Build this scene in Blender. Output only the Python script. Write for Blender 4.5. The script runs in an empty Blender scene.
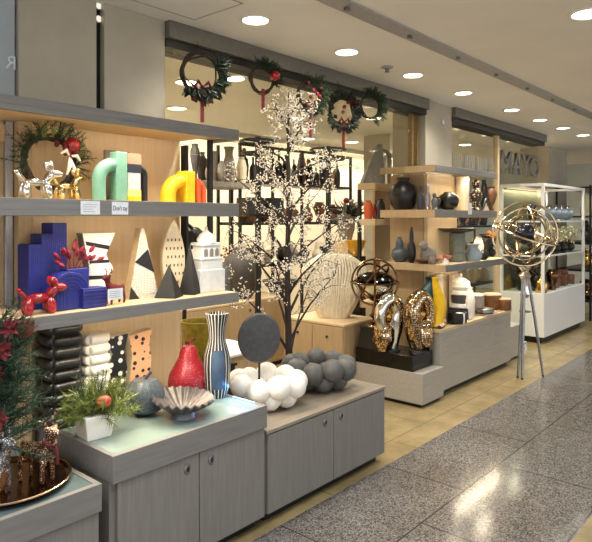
import bpy, bmesh, math, random
from mathutils import Vector, Matrix
sc = bpy.context.scene
COL = sc.collection
R = random.Random(11)
PI = math.pi
# ---------------------------------------------------------------- camera
CF, SF, FP, HX, HY, H = .7536, .6573, 603., 296., 219., 1.5
cam = bpy.data.objects.new('camera', bpy.data.cameras.new('camera'))
COL.objects.link(cam)
cam.location = (0, 0, H)
cam.rotation_euler = (PI/2, 0, math.atan2(SF, CF) - PI/2)
cam.data.sensor_width = 36
cam.data.lens = FP/592*36
cam.data.shift_y = -(271-HY)/592
cam.data.clip_start = .05
sc.camera = cam
sc.view_settings.view_transform = 'Standard'
sc.view_settings.look = 'None'
sc.view_settings.gamma = 1
sc.view_settings.use_curve_mapping = False
sc.view_settings.exposure = 0.0

def at(px, py, Y=None, Z=None, X=None):
    """the point of the place seen at a photograph position, at a known depth, height or reach"""
    a = (px-HX)/FP; b = (HY-py)/FP
    dx = CF+SF*a; dy = SF-CF*a
    t = (Z-H)/b if Z is not None else (Y/dy if Y is not None else X/dx)
    return Vector((t*dx, t*dy, H+t*b))
def span(p0, p1, top, Y):
    """x, width and top height of a thing seen between two columns at depth Y"""
    m = (p0+p1)/2; a = (m-HX)/FP
    t = Y/(SF-CF*a)
    return t*(CF+SF*a), (p1-p0)*t/FP, H+(HY-top)/FP*t

# ---------------------------------------------------------------- materials
def lin(c):
    return tuple((v/12.92 if v <= .04045 else ((v+.055)/1.055)**2.4) for v in (x/255 for x in c)) + (1,)
def base(name):
    m = bpy.data.materials.new(name); m.use_nodes = True
    nt = m.node_tree
    return m, nt, nt.nodes['Principled BSDF']
def coords(nt, scale=(1, 1, 1), kind='Object', loc=(0, 0, 0)):
    tc = nt.nodes.new('ShaderNodeTexCoord'); mp = nt.nodes.new('ShaderNodeMapping')
    mp.inputs['Scale'].default_value = scale; mp.inputs['Location'].default_value = loc
    nt.links.new(tc.outputs[kind], mp.inputs['Vector'])
    return mp.outputs['Vector']
def ramp(nt, fac, stops):
    r = nt.nodes.new('ShaderNodeValToRGB')
    e = r.color_ramp.elements
    while len(e) < len(stops): e.new(.5)
    for el, (p, c) in zip(e, stops):
        el.position = p; el.color = lin(c)
    nt.links.new(fac, r.inputs['Fac'])
    return r.outputs['Color']
def noise(nt, vec, scale, detail=4, rough=.6):
    n = nt.nodes.new('ShaderNodeTexNoise')
    n.inputs['Scale'].default_value = scale; n.inputs['Detail'].default_value = detail
    n.inputs['Roughness'].default_value = rough
    nt.links.new(vec, n.inputs['Vector'])
    return n.outputs['Fac']
def bump(nt, bs, h, strength=.2, dist=.002):
    b = nt.nodes.new('ShaderNodeBump')
    b.inputs['Strength'].default_value = strength; b.inputs['Distance'].default_value = dist
    nt.links.new(h, b.inputs['Height']); nt.links.new(b.outputs['Normal'], bs.inputs['Normal'])
MC = {}
def mat(name, c, rough=.5, metal=0., var=.12, scale=30, bmp=0., coat=0.):
    if name in MC: return MC[name]
    m, nt, bs = base(name)
    f = noise(nt, coords(nt), scale)
    d = tuple(max(0, v*(1-var)) for v in c); l = tuple(min(255, v*(1+var)) for v in c)
    nt.links.new(ramp(nt, f, [(.3, d), (.7, l)]), bs.inputs['Base Color'])
    bs.inputs['Roughness'].default_value = rough; bs.inputs['Metallic'].default_value = metal
    if coat: bs.inputs['Coat Weight'].default_value = coat
    if bmp: bump(nt, bs, f, bmp, .004)
    MC[name] = m
    return m
def wood(name, dark, light, scale, rough=.5):
    m, nt, bs = base(name)
    v = coords(nt, scale)
    f = noise(nt, v, 6, 6, .65)
    nt.links.new(ramp(nt, f, [(.3, dark), (.7, light)]), bs.inputs['Base Color'])
    bs.inputs['Roughness'].default_value = rough
    bump(nt, bs, f, .15, .001)
    return m
def glow(name, c, s):
    m, nt, bs = base(name)
    bs.inputs['Emission Color'].default_value = lin(c); bs.inputs['Emission Strength'].default_value = s
    bs.inputs['Base Color'].default_value = lin(c)
    return m
def clear(name, tint=(255, 255, 255), gl=.06):
    m = bpy.data.materials.new(name); m.use_nodes = True
    nt = m.node_tree; nt.nodes.clear()
    o = nt.nodes.new('ShaderNodeOutputMaterial'); mx = nt.nodes.new('ShaderNodeMixShader')
    t = nt.nodes.new('ShaderNodeBsdfTransparent'); g = nt.nodes.new('ShaderNodeBsdfGlossy')
    t.inputs['Color'].default_value = lin(tint); g.inputs['Roughness'].default_value = .02
    lw = nt.nodes.new('ShaderNodeLayerWeight'); lw.inputs['Blend'].default_value = .5
    pw = nt.nodes.new('ShaderNodeMath'); pw.operation = 'POWER'; pw.inputs[1].default_value = 4
    ad = nt.nodes.new('ShaderNodeMath'); ad.operation = 'MULTIPLY_ADD'; ad.inputs[1].default_value = .6; ad.inputs[2].default_value = gl*.6; ad.use_clamp = True
    nt.links.new(lw.outputs['Facing'], pw.inputs[0]); nt.links.new(pw.outputs[0], ad.inputs[0]); nt.links.new(ad.outputs[0], mx.inputs[0])
    nt.links.new(t.outputs[0], mx.inputs[1]); nt.links.new(g.outputs[0], mx.inputs[2])
    nt.links.new(mx.outputs[0], o.inputs[0])
    return m
def tiles(name, dark, light, w, h, loc, mortar, sp=None, rough=.25, msize=.004):
    m, nt, bs = base(name)
    v = coords(nt, (1, 1, 1), 'Object', loc)
    br = nt.nodes.new('ShaderNodeTexBrick')
    br.offset = 0.5; br.squash = 1
    br.inputs['Scale'].default_value = 1; br.inputs['Brick Width'].default_value = w; br.inputs['Row Height'].default_value = h
    br.inputs['Mortar Size'].default_value = msize; br.inputs['Mortar Smooth'].default_value = .1
    nt.links.new(v, br.inputs['Vector'])
    if sp:
        vo = nt.nodes.new('ShaderNodeTexVoronoi'); vo.inputs['Scale'].default_value = sp
        nt.links.new(v, vo.inputs['Vector'])
        bw = nt.nodes.new('ShaderNodeSeparateColor'); nt.links.new(vo.outputs['Color'], bw.inputs[0])
        c = ramp(nt, bw.outputs[0], [(.0, dark), (1., light)])
    else:
        c = ramp(nt, noise(nt, v, 3, 6, .7), [(.38, dark), (.62, light)])
    if sp:
        f2 = noise(nt, v, 2.2, 3)
        mm = nt.nodes.new('ShaderNodeMixRGB'); mm.blend_type = 'MULTIPLY'; mm.inputs[0].default_value = .5
        nt.links.new(c, mm.inputs[1]); nt.links.new(ramp(nt, f2, [(.35, (200, 196, 192)), (.65, (255, 255, 255))]), mm.inputs[2])
        c = mm.outputs[0]
    nt.links.new(c, br.inputs['Color1']); nt.links.new(c, br.inputs['Color2'])
    br.inputs['Mortar'].default_value = lin(mortar)
    nt.links.new(br.outputs['Color'], bs.inputs['Base Color'])
    bs.inputs['Roughness'].default_value = rough; bs.inputs['Specular IOR Level'].default_value = .38
    return m
def spots(name, bg, fg, scale, thr):
    m, nt, bs = base(name)
    v = nt.nodes.new('ShaderNodeTexVoronoi'); v.inputs['Scale'].default_value = scale; v.inputs['Randomness'].default_value = .55
    nt.links.new(coords(nt), v.inputs['Vector'])
    nt.links.new(ramp(nt, v.outputs['Distance'], [(thr, fg), (thr+.03, bg)]), bs.inputs['Base Color'])
    bs.inputs['Roughness'].default_value = .35
    return m
def stripes(name, a, b, n, thr=.5):
    """vertical stripes that run round a turned body"""
    m, nt, bs = base(name)
    tc = nt.nodes.new('ShaderNodeTexCoord'); sx = nt.nodes.new('ShaderNodeSeparateXYZ')
    nt.links.new(tc.outputs['Object'], sx.inputs[0])
    def mth(op, p, q=None):
        k = nt.nodes.new('ShaderNodeMath'); k.operation = op
        for i, s in enumerate((p, q)):
            if s is None: continue
            if isinstance(s, (int, float)): k.inputs[i].default_value = s
            else: nt.links.new(s, k.inputs[i])
        return k.outputs[0]
    f = mth('FRACT', mth('MULTIPLY', mth('ADD', mth('ARCTAN2', sx.outputs[1], sx.outputs[0]), PI), n/(2*PI)))
    nt.links.new(ramp(nt, f, [(thr, a), (thr+.04, b)]), bs.inputs['Base Color'])
    bs.inputs['Roughness'].default_value = .35
    return m
def grid(name, bg, fg, sc_, w=.12):
    m, nt, bs = base(name)
    br = nt.nodes.new('ShaderNodeTexBrick'); br.offset = 0
    tc = coords(nt, (1, 1, 1)); 
    sx = nt.nodes.new('ShaderNodeSeparateXYZ'); cb = nt.nodes.new('ShaderNodeCombineXYZ')
    nt.links.new(tc, sx.inputs[0]); nt.links.new(sx.outputs[0], cb.inputs[0]); nt.links.new(sx.outputs[2], cb.inputs[1])
    nt.links.new(cb.outputs[0], br.inputs['Vector'])
    br.inputs['Scale'].default_value = sc_; br.inputs['Brick Width'].default_value = 1; br.inputs['Row Height'].default_value = 1
    br.inputs['Mortar Size'].default_value = w
    for k in ('Color1', 'Color2'): br.inputs[k].default_value = lin(bg)
    br.inputs['Mortar'].default_value = lin(fg)
    nt.links.new(br.outputs['Color'], bs.inputs['Base Color']); bs.inputs['Roughness'].default_value = .6
    return m

M_GREY = wood('grey_laminate', (116, 114, 109), (131, 129, 123), (12, 12, .6))
M_GREYH = wood('grey_laminate_board', (112, 110, 107), (127, 125, 121), (.8, 10, 11))
M_PALEG = wood('pale_grey_laminate', (158, 152, 142), (174, 168, 158), (.8, 10, 11))
M_TOP = wood('worn_taupe_top', (130, 120, 106), (150, 140, 126), (.8, 6, 6), .4)
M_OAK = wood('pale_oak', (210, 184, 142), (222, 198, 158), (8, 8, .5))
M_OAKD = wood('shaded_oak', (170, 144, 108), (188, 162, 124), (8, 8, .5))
M_OAKH = wood('pale_oak_flat', (200, 176, 136), (216, 192, 154), (.6, 6, 6))
M_STONE = mat('travertine', (176, 168, 150), .35, 0, .06, 2.5)
M_CEIL = mat('ceiling_paint', (236, 234, 229), .8, 0, .015, 2)
M_CREAM = mat('cream_paint', (236, 222, 196), .8, 0, .02, 2)
M_GRAN = tiles('polished_granite', (50, 48, 47), (148, 143, 139), .95, .6, (.2, -.29+.0, 0), (62, 60, 58), 170, .14, .005)
M_BEIGE = tiles('beige_stone_floor', (138, 122, 88), (164, 146, 106), .9, .6, (.1, .2, 0), (116, 100, 72), None, .25)
M_BLACK = mat('black_satin', (22, 21, 21), .35, 0, .1)
M_BLKM = mat('black_metal', (30, 29, 28), .4, .3, .1)
M_DARKG = mat('charcoal_ceramic', (62, 63, 66), .55, 0, .15, 40)
M_MIDG = mat('mid_grey_ceramic', (92, 93, 95), .5, 0, .12, 30)
M_WHITE = mat('white_ceramic', (238, 234, 226), .35, 0, .02)
M_CERAM = mat('cream_ceramic', (226, 214, 188), .4, 0, .05)
M_CHROME = mat('chrome', (225, 222, 216), .08, 1., .03)
M_GOLD = mat('gilt', (200, 156, 84), .2, 1., .1)
M_BRONZE = mat('bronze', (120, 88, 60), .18, 1., .15)
M_STEEL = mat('brushed_steel', (150, 150, 152), .35, 1., .06)
M_ALU = mat('grey_metal', (170, 170, 174), .5, .3, .05)
M_RED = mat('glossy_red', (150, 14, 28), .15, 0, .15, 20, 0, .5)
M_REDM = mat('matt_red_bow', (84, 10, 17), .6, 0, .15)
M_MAROON = mat('maroon_velvet', (98, 20, 28), .8, 0, .2)
M_BLUE = mat('cobalt_blue', (30, 38, 118), .5, 0, .12)
M_VINE = mat('grapevine', (48, 37, 28), .8, 0, .3, 60)
M_LEAF = mat('dark_holly_leaf', (27, 38, 26), .5, 0, .3, 25)
M_FIR = mat('fir_green', (36, 54, 32), .6, 0, .35, 25)
M_PINE = mat('pine_green', (104, 116, 52), .6, 0, .3, 25)
M_PINED = mat('blue_fir_green', (34, 62, 42), .6, 0, .3, 25)
M_BARK = mat('black_bark', (44, 34, 30), .7, 0, .3, 40)
M_BLOS = mat('white_blossom', (240, 230, 212), .6, 0, .05)
M_MINT = mat('mint_ceramic', (120, 172, 152), .5, 0, .04)
M_YEL = mat('yellow_ceramic', (236, 190, 24), .45, 0, .05)
M_ORA = mat('orange_ceramic', (214, 96, 48), .45, 0, .05)
M_NAVY = mat('navy_ceramic', (42, 46, 60), .4, 0, .1)
M_PINK = mat('salmon_pink', (208, 138, 118), .5, 0, .04)
M_PALEB = mat('white_grey_paint', (206, 210, 212), .5, 0, .04)
M_TAUPE = mat('taupe', (126, 112, 102), .5, 0, .1)
M_PINKG = mat('crimson_grass', (122, 26, 46), .8, 0, .3, 60)
M_DPYR = mat('dark_pyramid', (19, 19, 21), .6, 0, .2, 30)
M_OLIVE = mat('olive_glaze', (146, 128, 36), .35, 0, .15)
M_TEAL = mat('teal_glaze', (18, 70, 78), .2, 0, .2)
M_BROWN = mat('brown_wood_box', (110, 72, 44), .45, 0, .25, 15)
M_PEACH = spots('peach_dotted', (232, 176, 132), (30, 26, 24), 26, .26)
M_BDOT = spots('black_dotted', (26, 24, 24), (240, 236, 228), 24, .27)
M_REDP = spots('red_speckled', (140, 24, 36), (214, 130, 130), 90, .17)
M_SLATE = spots('slate_speckled', (70, 78, 84), (104, 112, 116), 120, .3)
M_STRIPE = stripes('navy_white_stripe', (226, 220, 206), (30, 36, 50), 20, .2)
M_FLUTE = stripes('ivory_fluted', (228, 218, 198), (198, 184, 160), 26, .5)
M_GRID = grid('white_grid', (226, 222, 212), (120, 114, 106), 130, .1)
M_LATT = grid('pierced_cream', (226, 208, 172), (92, 74, 54), 52, .0)
M_GLASS = clear('clear_glass', (246, 248, 244))
M_SHELFG = clear('shelf_glass', (226, 240, 236), .1)
M_FROST = mat('frosted_mint_glass', (138, 155, 147), .12, 0, .03, 4)
M_FROSTB = mat('frosted_grey_glass', (92, 106, 108), .1, 0, .03, 4)
M_LAMP = glow('lamp_glow', (255, 240, 214), 9)
M_LED = glow('led_glow', (255, 214, 150), 2)
M_LEDB = glow('led_glow_blue', (120, 190, 255), 3)
M_PAPER = mat('white_card', (226, 230, 236), .7, 0, .02)
M_INK = mat('black_ink', (24, 26, 40), .7, 0, .05)
M_BRASS = mat('brass_frame', (140, 120, 84), .4, .6, .08)
M_HEAD = mat('shutter_grey', (112, 108, 98), .5, .3, .05)
M_POM = mat('pomegranate_red', (172, 70, 50), .5, 0, .2)
M_GREYV = mat('ash_grey_vase', (134, 128, 118), .6, 0, .12)
M_GREYD = mat('dark_ash_vase', (62, 58, 54), .6, 0, .15)

# ---------------------------------------------------------------- mesh helpers
def B(): return bmesh.new()
def box(bm, x0, x1, y0, y1, z0, z1):
    v = [bm.verts.new((x, y, z)) for z in (z0, z1) for x, y in ((x0, y0), (x1, y0), (x1, y1), (x0, y1))]
    for f in ((3, 2, 1, 0), (4, 5, 6, 7), (0, 1, 5, 4), (1, 2, 6, 5), (2, 3, 7, 6), (3, 0, 4, 7)):
        bm.faces.new([v[i] for i in f])
    return bm
def prism(bm, pts, y0, y1, top=None):
    """outline in x,z drawn out along y"""
    top = top or pts
    a = [bm.verts.new((x, y0, z)) for x, z in pts]; b = [bm.verts.new((x, y1, z)) for x, z in top]
    n = len(pts)
    bm.faces.new(a); bm.faces.new(b[::-1])
    for i in range(n):
        j = (i+1) % n
        bm.faces.new((a[j], a[i], b[i], b[j]))
    return bm
def slab(bm, pts, z0, z1):
    """outline in x,y drawn up along z"""
    a = [bm.verts.new((x, y, z0)) for x, y in pts]; b = [bm.verts.new((x, y, z1)) for x, y in pts]
    n = len(pts)
    bm.faces.new(a[::-1]); bm.faces.new(b)
    for i in range(n):
        j = (i+1) % n
        bm.faces.new((a[i], a[j], b[j], b[i]))
    return bm
def lathe(bm, prof, seg=28, M=None, flute=0, nf=12, squash=1):
    rings = []
    for r, z in prof:
        if r < 1e-5:
            rings.append([bm.verts.new((0, 0, z))])
        else:
            ring = []
            for k in range(seg):
                an = 2*PI*k/seg
                q = r*(1+flute*math.cos(nf*an))
                ring.append(bm.verts.new((q*math.cos(an), q*math.sin(an)*squash, z)))
            rings.append(ring)
    new = [v for r in rings for v in r]
    for a, b in zip(rings, rings[1:]):
        for k in range(seg):
            j = (k+1) % seg
            if len(a) == 1 and len(b) == 1: break
            if len(a) == 1: bm.faces.new((a[0], b[j], b[k]))
            elif len(b) == 1: bm.faces.new((a[k], a[j], b[0]))
            else: bm.faces.new((a[k], a[j], b[j], b[k]))
    if len(rings[0]) > 1: bm.faces.new(rings[0][::-1])
    if len(rings[-1]) > 1: bm.faces.new(rings[-1])
    if M is not None: bmesh.ops.transform(bm, matrix=M, verts=new)
    return bm
def tube(bm, pts, r, seg=8, closed=False):
    pts = [Vector(p) for p in pts]; n = len(pts)
    rs = r if isinstance(r, (list, tuple)) else [r]*n
    up = Vector((.13, .31, .94)); rings = []; nrm = None
    for i, p in enumerate(pts):
        if closed: d = pts[(i+1) % n]-pts[i-1]
        else: d = pts[min(i+1, n-1)]-pts[max(i-1, 0)]
        d.normalize()
        if nrm is None: nrm = d.orthogonal() if abs(d.dot(up)) > .97 else (up-d*up.dot(d))
        nrm = nrm-d*nrm.dot(d); nrm.normalize()
        bi = d.cross(nrm)
        rings.append([bm.verts.new(p+(nrm*math.cos(2*PI*k/seg)+bi*math.sin(2*PI*k/seg))*rs[i]) for k in range(seg)])
    for a, b in zip(rings, rings[1:]+([rings[0]] if closed else [])):
        for k in range(seg):
            j = (k+1) % seg
            bm.faces.new((a[k], a[j], b[j], b[k]))
    if not closed:
        bm.faces.new(rings[0][::-1]); bm.faces.new(rings[-1])
    return bm
def ball(bm, c, r, s=(1, 1, 1), rot=None, u=16, v=10):
    M = Matrix.Translation(Vector(c))
    if rot: M = M @ Matrix.Rotation(rot[0], 4, rot[1])
    M = M @ Matrix.Diagonal((r*s[0], r*s[1], r*s[2], 1))
    bmesh.ops.create_uvsphere(bm, u_segments=u, v_segments=v, radius=1, matrix=M)
    return bm
def ico(bm, c, r, sub=1):
    bmesh.ops.create_icosphere(bm, subdivisions=sub, radius=r, matrix=Matrix.Translation(Vector(c)))
    return bm
def ring(bm, c, rad, r, ax='Z', tilt=0, tax='X', seg=40, s2=6, spin=0):
    M = Matrix.Translation(Vector(c)) @ Matrix.Rotation(spin, 4, 'Z') @ Matrix.Rotation(tilt, 4, tax)
    pts = []
    for k in range(seg):
        a = 2*PI*k/seg
        p = {'Z': (math.cos(a), math.sin(a), 0), 'Y': (math.cos(a), 0, math.sin(a)), 'X': (0, math.cos(a), math.sin(a))}[ax]
        pts.append(M @ (Vector(p)*rad))
    return tube(bm, pts, r, s2, True)
def spike(bm, p, d, L, w):
    p = Vector(p); d = Vector(d).normalized(); o = d.orthogonal().normalized(); q = d.cross(o)
    v = [bm.verts.new(p+(o*math.cos(k*2.094)+q*math.sin(k*2.094))*w) for k in range(3)]
    t = bm.verts.new(p+d*L)
    for k in range(3): bm.faces.new((v[k], v[(k+1) % 3], t))
def rdir():
    z = R.uniform(-1, 1); a = R.uniform(0, 2*PI); s = math.sqrt(1-z*z)
    return Vector((s*math.cos(a), s*math.sin(a), z))
def frond(bm, p, d, L, n, nl, w=.0012):
    """a twig with needles all along it"""
    p = Vector(p); d = Vector(d).normalized()
    tube(bm, [p, p+d*L*.5, p+d*L], [w*1.6, w*1.3, w], 4)
    for i in range(n):
        q = p+d*L*(i+.5)/n
        for k in range(3):
            spike(bm, q, d*.8+rdir()*.9, nl*R.uniform(.8, 1.15), w)
def leaf(bm, p, d, L, w, th=.0008):
    p = Vector(p); d = Vector(d).normalized(); o = d.cross(rdir()).normalized(); n = d.cross(o)*th
    mid = p+d*L*.5
    top = [bm.verts.new(x+n) for x in (p, mid+o*w, p+d*L, mid-o*w)]
    bot = [bm.verts.new(x-n) for x in (p, mid+o*w, p+d*L, mid-o*w)]
    bm.faces.new(top); bm.faces.new(bot[::-1])
    for i in range(4):
        j = (i+1) % 4
        bm.faces.new((top[j], top[i], bot[i], bot[j]))
def obj(name, bm, m, parent=None, bev=0., ang=38, loc=None, rz=0):
    bmesh.ops.recalc_face_normals(bm, faces=bm.faces)
    me = bpy.data.meshes.new(name); bm.to_mesh(me); bm.free()
    for k in (m if isinstance(m, (list, tuple)) else [m]): me.materials.append(k)
    for p in me.polygons: p.use_smooth = True
    me.set_sharp_from_angle(angle=math.radians(ang))
    o = bpy.data.objects.new(name, me); COL.objects.link(o)
    if parent: o.parent = parent
    if loc is not None: o.location = loc
    o.rotation_euler.z = rz
    if bev:
        b = o.modifiers.new('bevel', 'BEVEL'); b.width = bev; b.segments = 2; b.limit_method = 'ANGLE'; b.angle_limit = .6
    return o
def tag(o, label, cat, group=None):
    o['label'] = label; o['category'] = cat
    if group: o['group'] = group
    return o
def thing(name, label, cat, loc=(0, 0, 0), rz=0, group=None):
    o = bpy.data.objects.new(name, None); COL.objects.link(o)
    o.location = loc; o.rotation_euler.z = rz; o.empty_display_size = .05
    return tag(o, label, cat, group)
def dup(o, loc, rz, label, parent=None):
    c = o.copy(); COL.objects.link(c)
    if parent: c.parent = parent
    else:
        c.location = loc; c.rotation_euler.z = rz; c['label'] = label
    for ch in o.children: dup(ch, None, 0, None, c)
    return c
def struct(name, bm, m, bev=0., parent=None):
    o = obj(name, bm, m, parent, bev)
    if not parent: o['kind'] = 'structure'
    return o
def stuff(o): o['kind'] = 'stuff'; return o
def text_mesh(name, s, size, m, parent=None, loc=(0, 0, 0), th=.002, flip=False, width=None):
    cu = bpy.data.curves.new(name, 'FONT'); cu.body = s; cu.size = size; cu.extrude = th; cu.align_x = 'CENTER'; cu.resolution_u = 3
    tmp = bpy.data.objects.new('tmp', cu); COL.objects.link(tmp)
    dg = bpy.context.evaluated_depsgraph_get()
    me = bpy.data.meshes.new_from_object(tmp.evaluated_get(dg))
    bpy.data.objects.remove(tmp)
    me.name = name; me.materials.clear(); me.materials.append(m)
    w = max(v.co.x for v in me.vertices)-min(v.co.x for v in me.vertices)
    k = (width/w if width else 1)*(-1 if flip else 1)
    me.transform(Matrix.Rotation(PI/2, 4, 'X') @ Matrix.Diagonal((k, 1, 1, 1)))
    if flip: me.flip_normals()
    o = bpy.data.objects.new(name, me); COL.objects.link(o); o.location = loc
    if parent: o.parent = parent
    return o
def open_prof(prof, r, h, th=.05):
    """outer profile (0..1) turned into a hollow vessel"""
    out = [(p*r, z*h) for p, z in prof]
    rt = out[-1][0]
    if rt > .2*r:
        out += [(rt*.82, h), (max(rt*.7, .002), h*.9), (max(rt*.62, .002), h*.72)]
    return out
P_GOURD = [(.5, 0), (.85, .12), (1, .3), (.85, .48), (.45, .6), (.5, .72), (.42, .85), (.22, .95), (.26, 1)]
P_JAR = [(.6, 0), (.9, .2), (1, .5), (.85, .75), (.45, .86), (.4, .92), (.5, 1)]
P_BOTTLE = [(.9, 0), (1, .1), (1, .5), (.8, .62), (.35, .72), (.3, .95), (.38, 1)]
P_ROUND = [(.45, 0), (.85, .2), (1, .5), (.85, .8), (.45, .94), (.4, 1)]
P_CYL = [(.9, 0), (1, .05), (1, .95), (.94, 1)]
P_BOWL = [(.4, 0), (.45, .12), (.8, .5), (1, .95), (1, 1)]
P_URN = [(.5, 0), (.55, .06), (.35, .16), (.7, .4), (1, .68), (.9, .84), (.6, .93), (.7, 1)]
P_WAIST = [(.75, 0), (1, .3), (.9, .5), (.55, .78), (.6, .9), (.8, 1)]
P_TALL = [(.7, 0), (.9, .25), (1, .6), (.7, .85), (.5, .93), (.6, 1)]
P_CONE = [(1, 0), (.85, .3), (.6, .65), (.35, .9), (.3, 1)]
P_FIG = [(.8, 0), (.95, .04), (.6, .12), (.75, .3), (.95, .5), (.6, .66), (.35, .72), (.55, .8), (.6, .9), (.3, .99), (0, 1)]
def vessel(name, label, cat, p0, p1, top, Y, Z, prof, m, group=None, seg=24, flute=0, nf=12, squash=1, lid=None):
    x, w, zt = span(p0, p1, top, Y)
    o = obj(name, lathe(B(), open_prof(prof, w/2, zt-Z), seg, None, flute, nf, squash), m, None, 0, 50, (x, Y, Z))
    return tag(o, label, cat, group)

# ================================================================ the setting
ZC = 2.58
YP = 2.66     # back panels of the shelf units
XL0 = .80
f = struct('floor', box(B(), -3, 22, .88, 2.0, -.1, 0), M_GRAN)
f = struct('floor', box(B(), -3, 22, 2.0, 7.5, -.1, 0), M_BEIGE)
f = struct('floor', box(B(), -3, 22, -6, .88, -.1, 0), M_BEIGE)
struct('ceiling', box(B(), -3, 22, -6, 7.5, ZC, ZC+.1), M_CEIL)
struct('wall_back', box(B(), 1.6, 15, 6.3, 6.4, 0, ZC), M_CREAM)
struct('wall_left', box(B(), 1.6, 1.7, 3.05, 6.3, 0, ZC), M_CREAM)
struct('wall_right', box(B(), 14.2, 14.3, 2.9, 6.3, 0, ZC), M_STONE)
M_FAR = mat('bluish_far_wall', (120, 132, 146), .6, 0, .08, 1.5)
struct('wall_far', box(B(), 21.8, 22, -6, 7.5, 0, ZC), M_FAR)
# pillar between the two shop windows, stone panels round a dark slot
struct('pillar', box(B(), 1.215, 1.598, 2.70, 3.05, 0, ZC), M_STONE, .004)
struct('pillar', box(B(), 1.64, 2.01, 2.70, 3.05, 0, ZC), M_STONE, .004)
struct('trim_1', box(B(), 1.598, 1.64, 2.74, 2.80, 0, ZC), M_BLKM)
M_SLOT = glow('slot_lamp_glow', (255, 246, 230), .5)
M_BLUEG = mat('blue_grey_panel', (168, 178, 184), .3, 0, .04, 3)
struct('wall_side', box(B(), -3, 1.205, 2.72, 2.78, 0, ZC), M_BLUEG)
p = at(11, 69, Y=2.715)
tag(text_mesh('letter', 'R', .085, M_PAPER, None, p, .001, True), 'small pale reversed letter on the blue grey panel at the far left', 'lettering')
for i, yy in enumerate((6, 19)):
    p = at(98.5, yy, Y=2.735)
    t = thing('recessed_spotlight', ('upper' if i == 0 else 'lower')+' small round lamp in the dark slot between the stone panels', 'lamp', p, 0, 'lamps in the pillar slot')
    obj('rim', ring(B(), (0, 0, 0), .017, .004, 'Y', seg=20), M_STEEL, t)
    obj('lens', lathe(B(), [(.016, -.004), (.016, .004)], 20, Matrix.Rotation(PI/2, 4, 'X')), M_SLOT, t)
struct('pillar', box(B(), 4.88, 5.39, 2.70, 3.05, 0, ZC), M_STONE, .004)
struct('pillar', box(B(), 9.25, 10.1, 3.07, 3.5, 0, ZC), M_STONE, .004)
struct('pillar', box(B(), 6.5, 7.0, 4.1, 4.5, 0, ZC), M_STONE, .004)
p = at(443, 122, Y=2.695)
t = thing('emblem_disc', 'small round pale disc high on the stone pillar above the right shelves', 'emblem', p)
obj('disc', lathe(B(), [(.028, -.004), (.028, .004)], 24, Matrix.Rotation(PI/2, 4, 'X')), M_PAPER, t)
obj('rim', ring(B(), (0, -.004, 0), .03, .003, 'Y', seg=24), M_STEEL, t)
# shutter boxes
for i, (x0, x1) in enumerate(((2.01, 4.88), (5.39, 7.95))):
    struct('trim_%d' % (2+i), box(B(), x0, x1, 2.66, 2.9, 2.485, ZC), M_HEAD, .003)
    struct('trim_%d' % (4+i), box(B(), x0, x1, 2.69, 2.86, 2.44, 2.485), M_BLKM)
# glazing
def pane(n, x0, x1, z0, z1, y):
    struct('window_%d' % n, box(B(), x0, x1, y, y+.012, z0, z1), M_GLASS)
pane(1, 2.02, 3.44, 1.88, 2.44, 2.775)
pane(2, 3.446, 4.72, 1.88, 2.44, 2.775)
pane(3, 5.40, 6.60, .02, 2.44, 2.775)
pane(4, 6.66, 7.94, .02, 2.44, 2.775)
for i, (x0, x1) in enumerate(((4.74, 4.77), (4.83, 4.86))):
    struct('trim_%d' % (6+i), box(B(), x0, x1, 2.76, 2.80, 1.97, 2.44), M_BRASS)
struct('trim_8', box(B(), 6.605, 6.655, 2.75, 2.80, 0, 2.44), M_OAKH)
o = text_mesh('sign_lettering', 'MAYO', .37, M_STEEL, None, (7.27, 2.735, 2.03), .012, False, 1.2)
tag(o, 'large silver MAYO letters on the shop glass beside the far pillar', 'sign')
# faint etched strokes further left on the same glass
bm = B()
for i in range(24):
    x = 5.5+i*.044
    if i % 7 == 6: continue
    box(bm, x, x+.006, 2.762, 2.768, 2.02, 2.16); box(bm, x-.02, x+.024, 2.763, 2.767, 2.018, 2.022)
    if i % 3 == 0: box(bm, x, x+.026, 2.762, 2.768, 2.152, 2.16)
    if i % 3 == 1: box(bm, x, x+.026, 2.762, 2.768, 2.09, 2.098)
tag(obj('sign_lettering', bm, M_ALU), 'faint thin lettering on the glass between the pillar and the MAYO sign', 'sign')
# ceiling track, hatch, vents
t = thing('ceiling_track', 'long grey metal track along the ceiling beside the downlights', 'track', (0, 0, 0))
bm = B(); box(bm, 1.6, 21, 1.75, 1.87, ZC-.010, ZC-.0005)
obj('channel', bm, M_ALU, t, .003)
for k in range(12):
    x = 2.45+k*.62
    bb = B(); box(bb, x, x+.03, 1.80, 1.82, ZC-.03, ZC-.010)
    obj('bracket', bb, M_STEEL, t, .002)
h0 = at(155, 0, Z=ZC); h1 = at(197, 14, Z=ZC)
bm = B()
for a_, b_ in (((1.72, 2.2), (1.78, 1.79)),): pass
hx0, hx1, hy0, hy1 = 1.55, 2.10, 2.18, 2.56
for q in ((hx0, hx1, hy0, hy0+.008), (hx0, hx1, hy1-.008, hy1), (hx0, hx0+.008, hy0, hy1), (hx1-.008, hx1, hy0, hy1)):
    box(bm, q[0], q[1], q[2], q[3], ZC-.004, ZC-.0005)
t = thing('ceiling_hatch', 'square access hatch with a thin frame in the ceiling near the stone pillar', 'hatch', (0, 0, 0))
obj('frame', bm, M_STONE, t)
obj('cover', box(B(), hx0+.009, hx1-.009, hy0+.009, hy1-.009, ZC-.003, ZC-.0005), M_CEIL, t)
p = at(387, 67, Z=ZC)
t = thing('smoke_detector', 'small round sprinkler fitting in the ceiling between two downlights', 'sprinkler', p)
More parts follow.
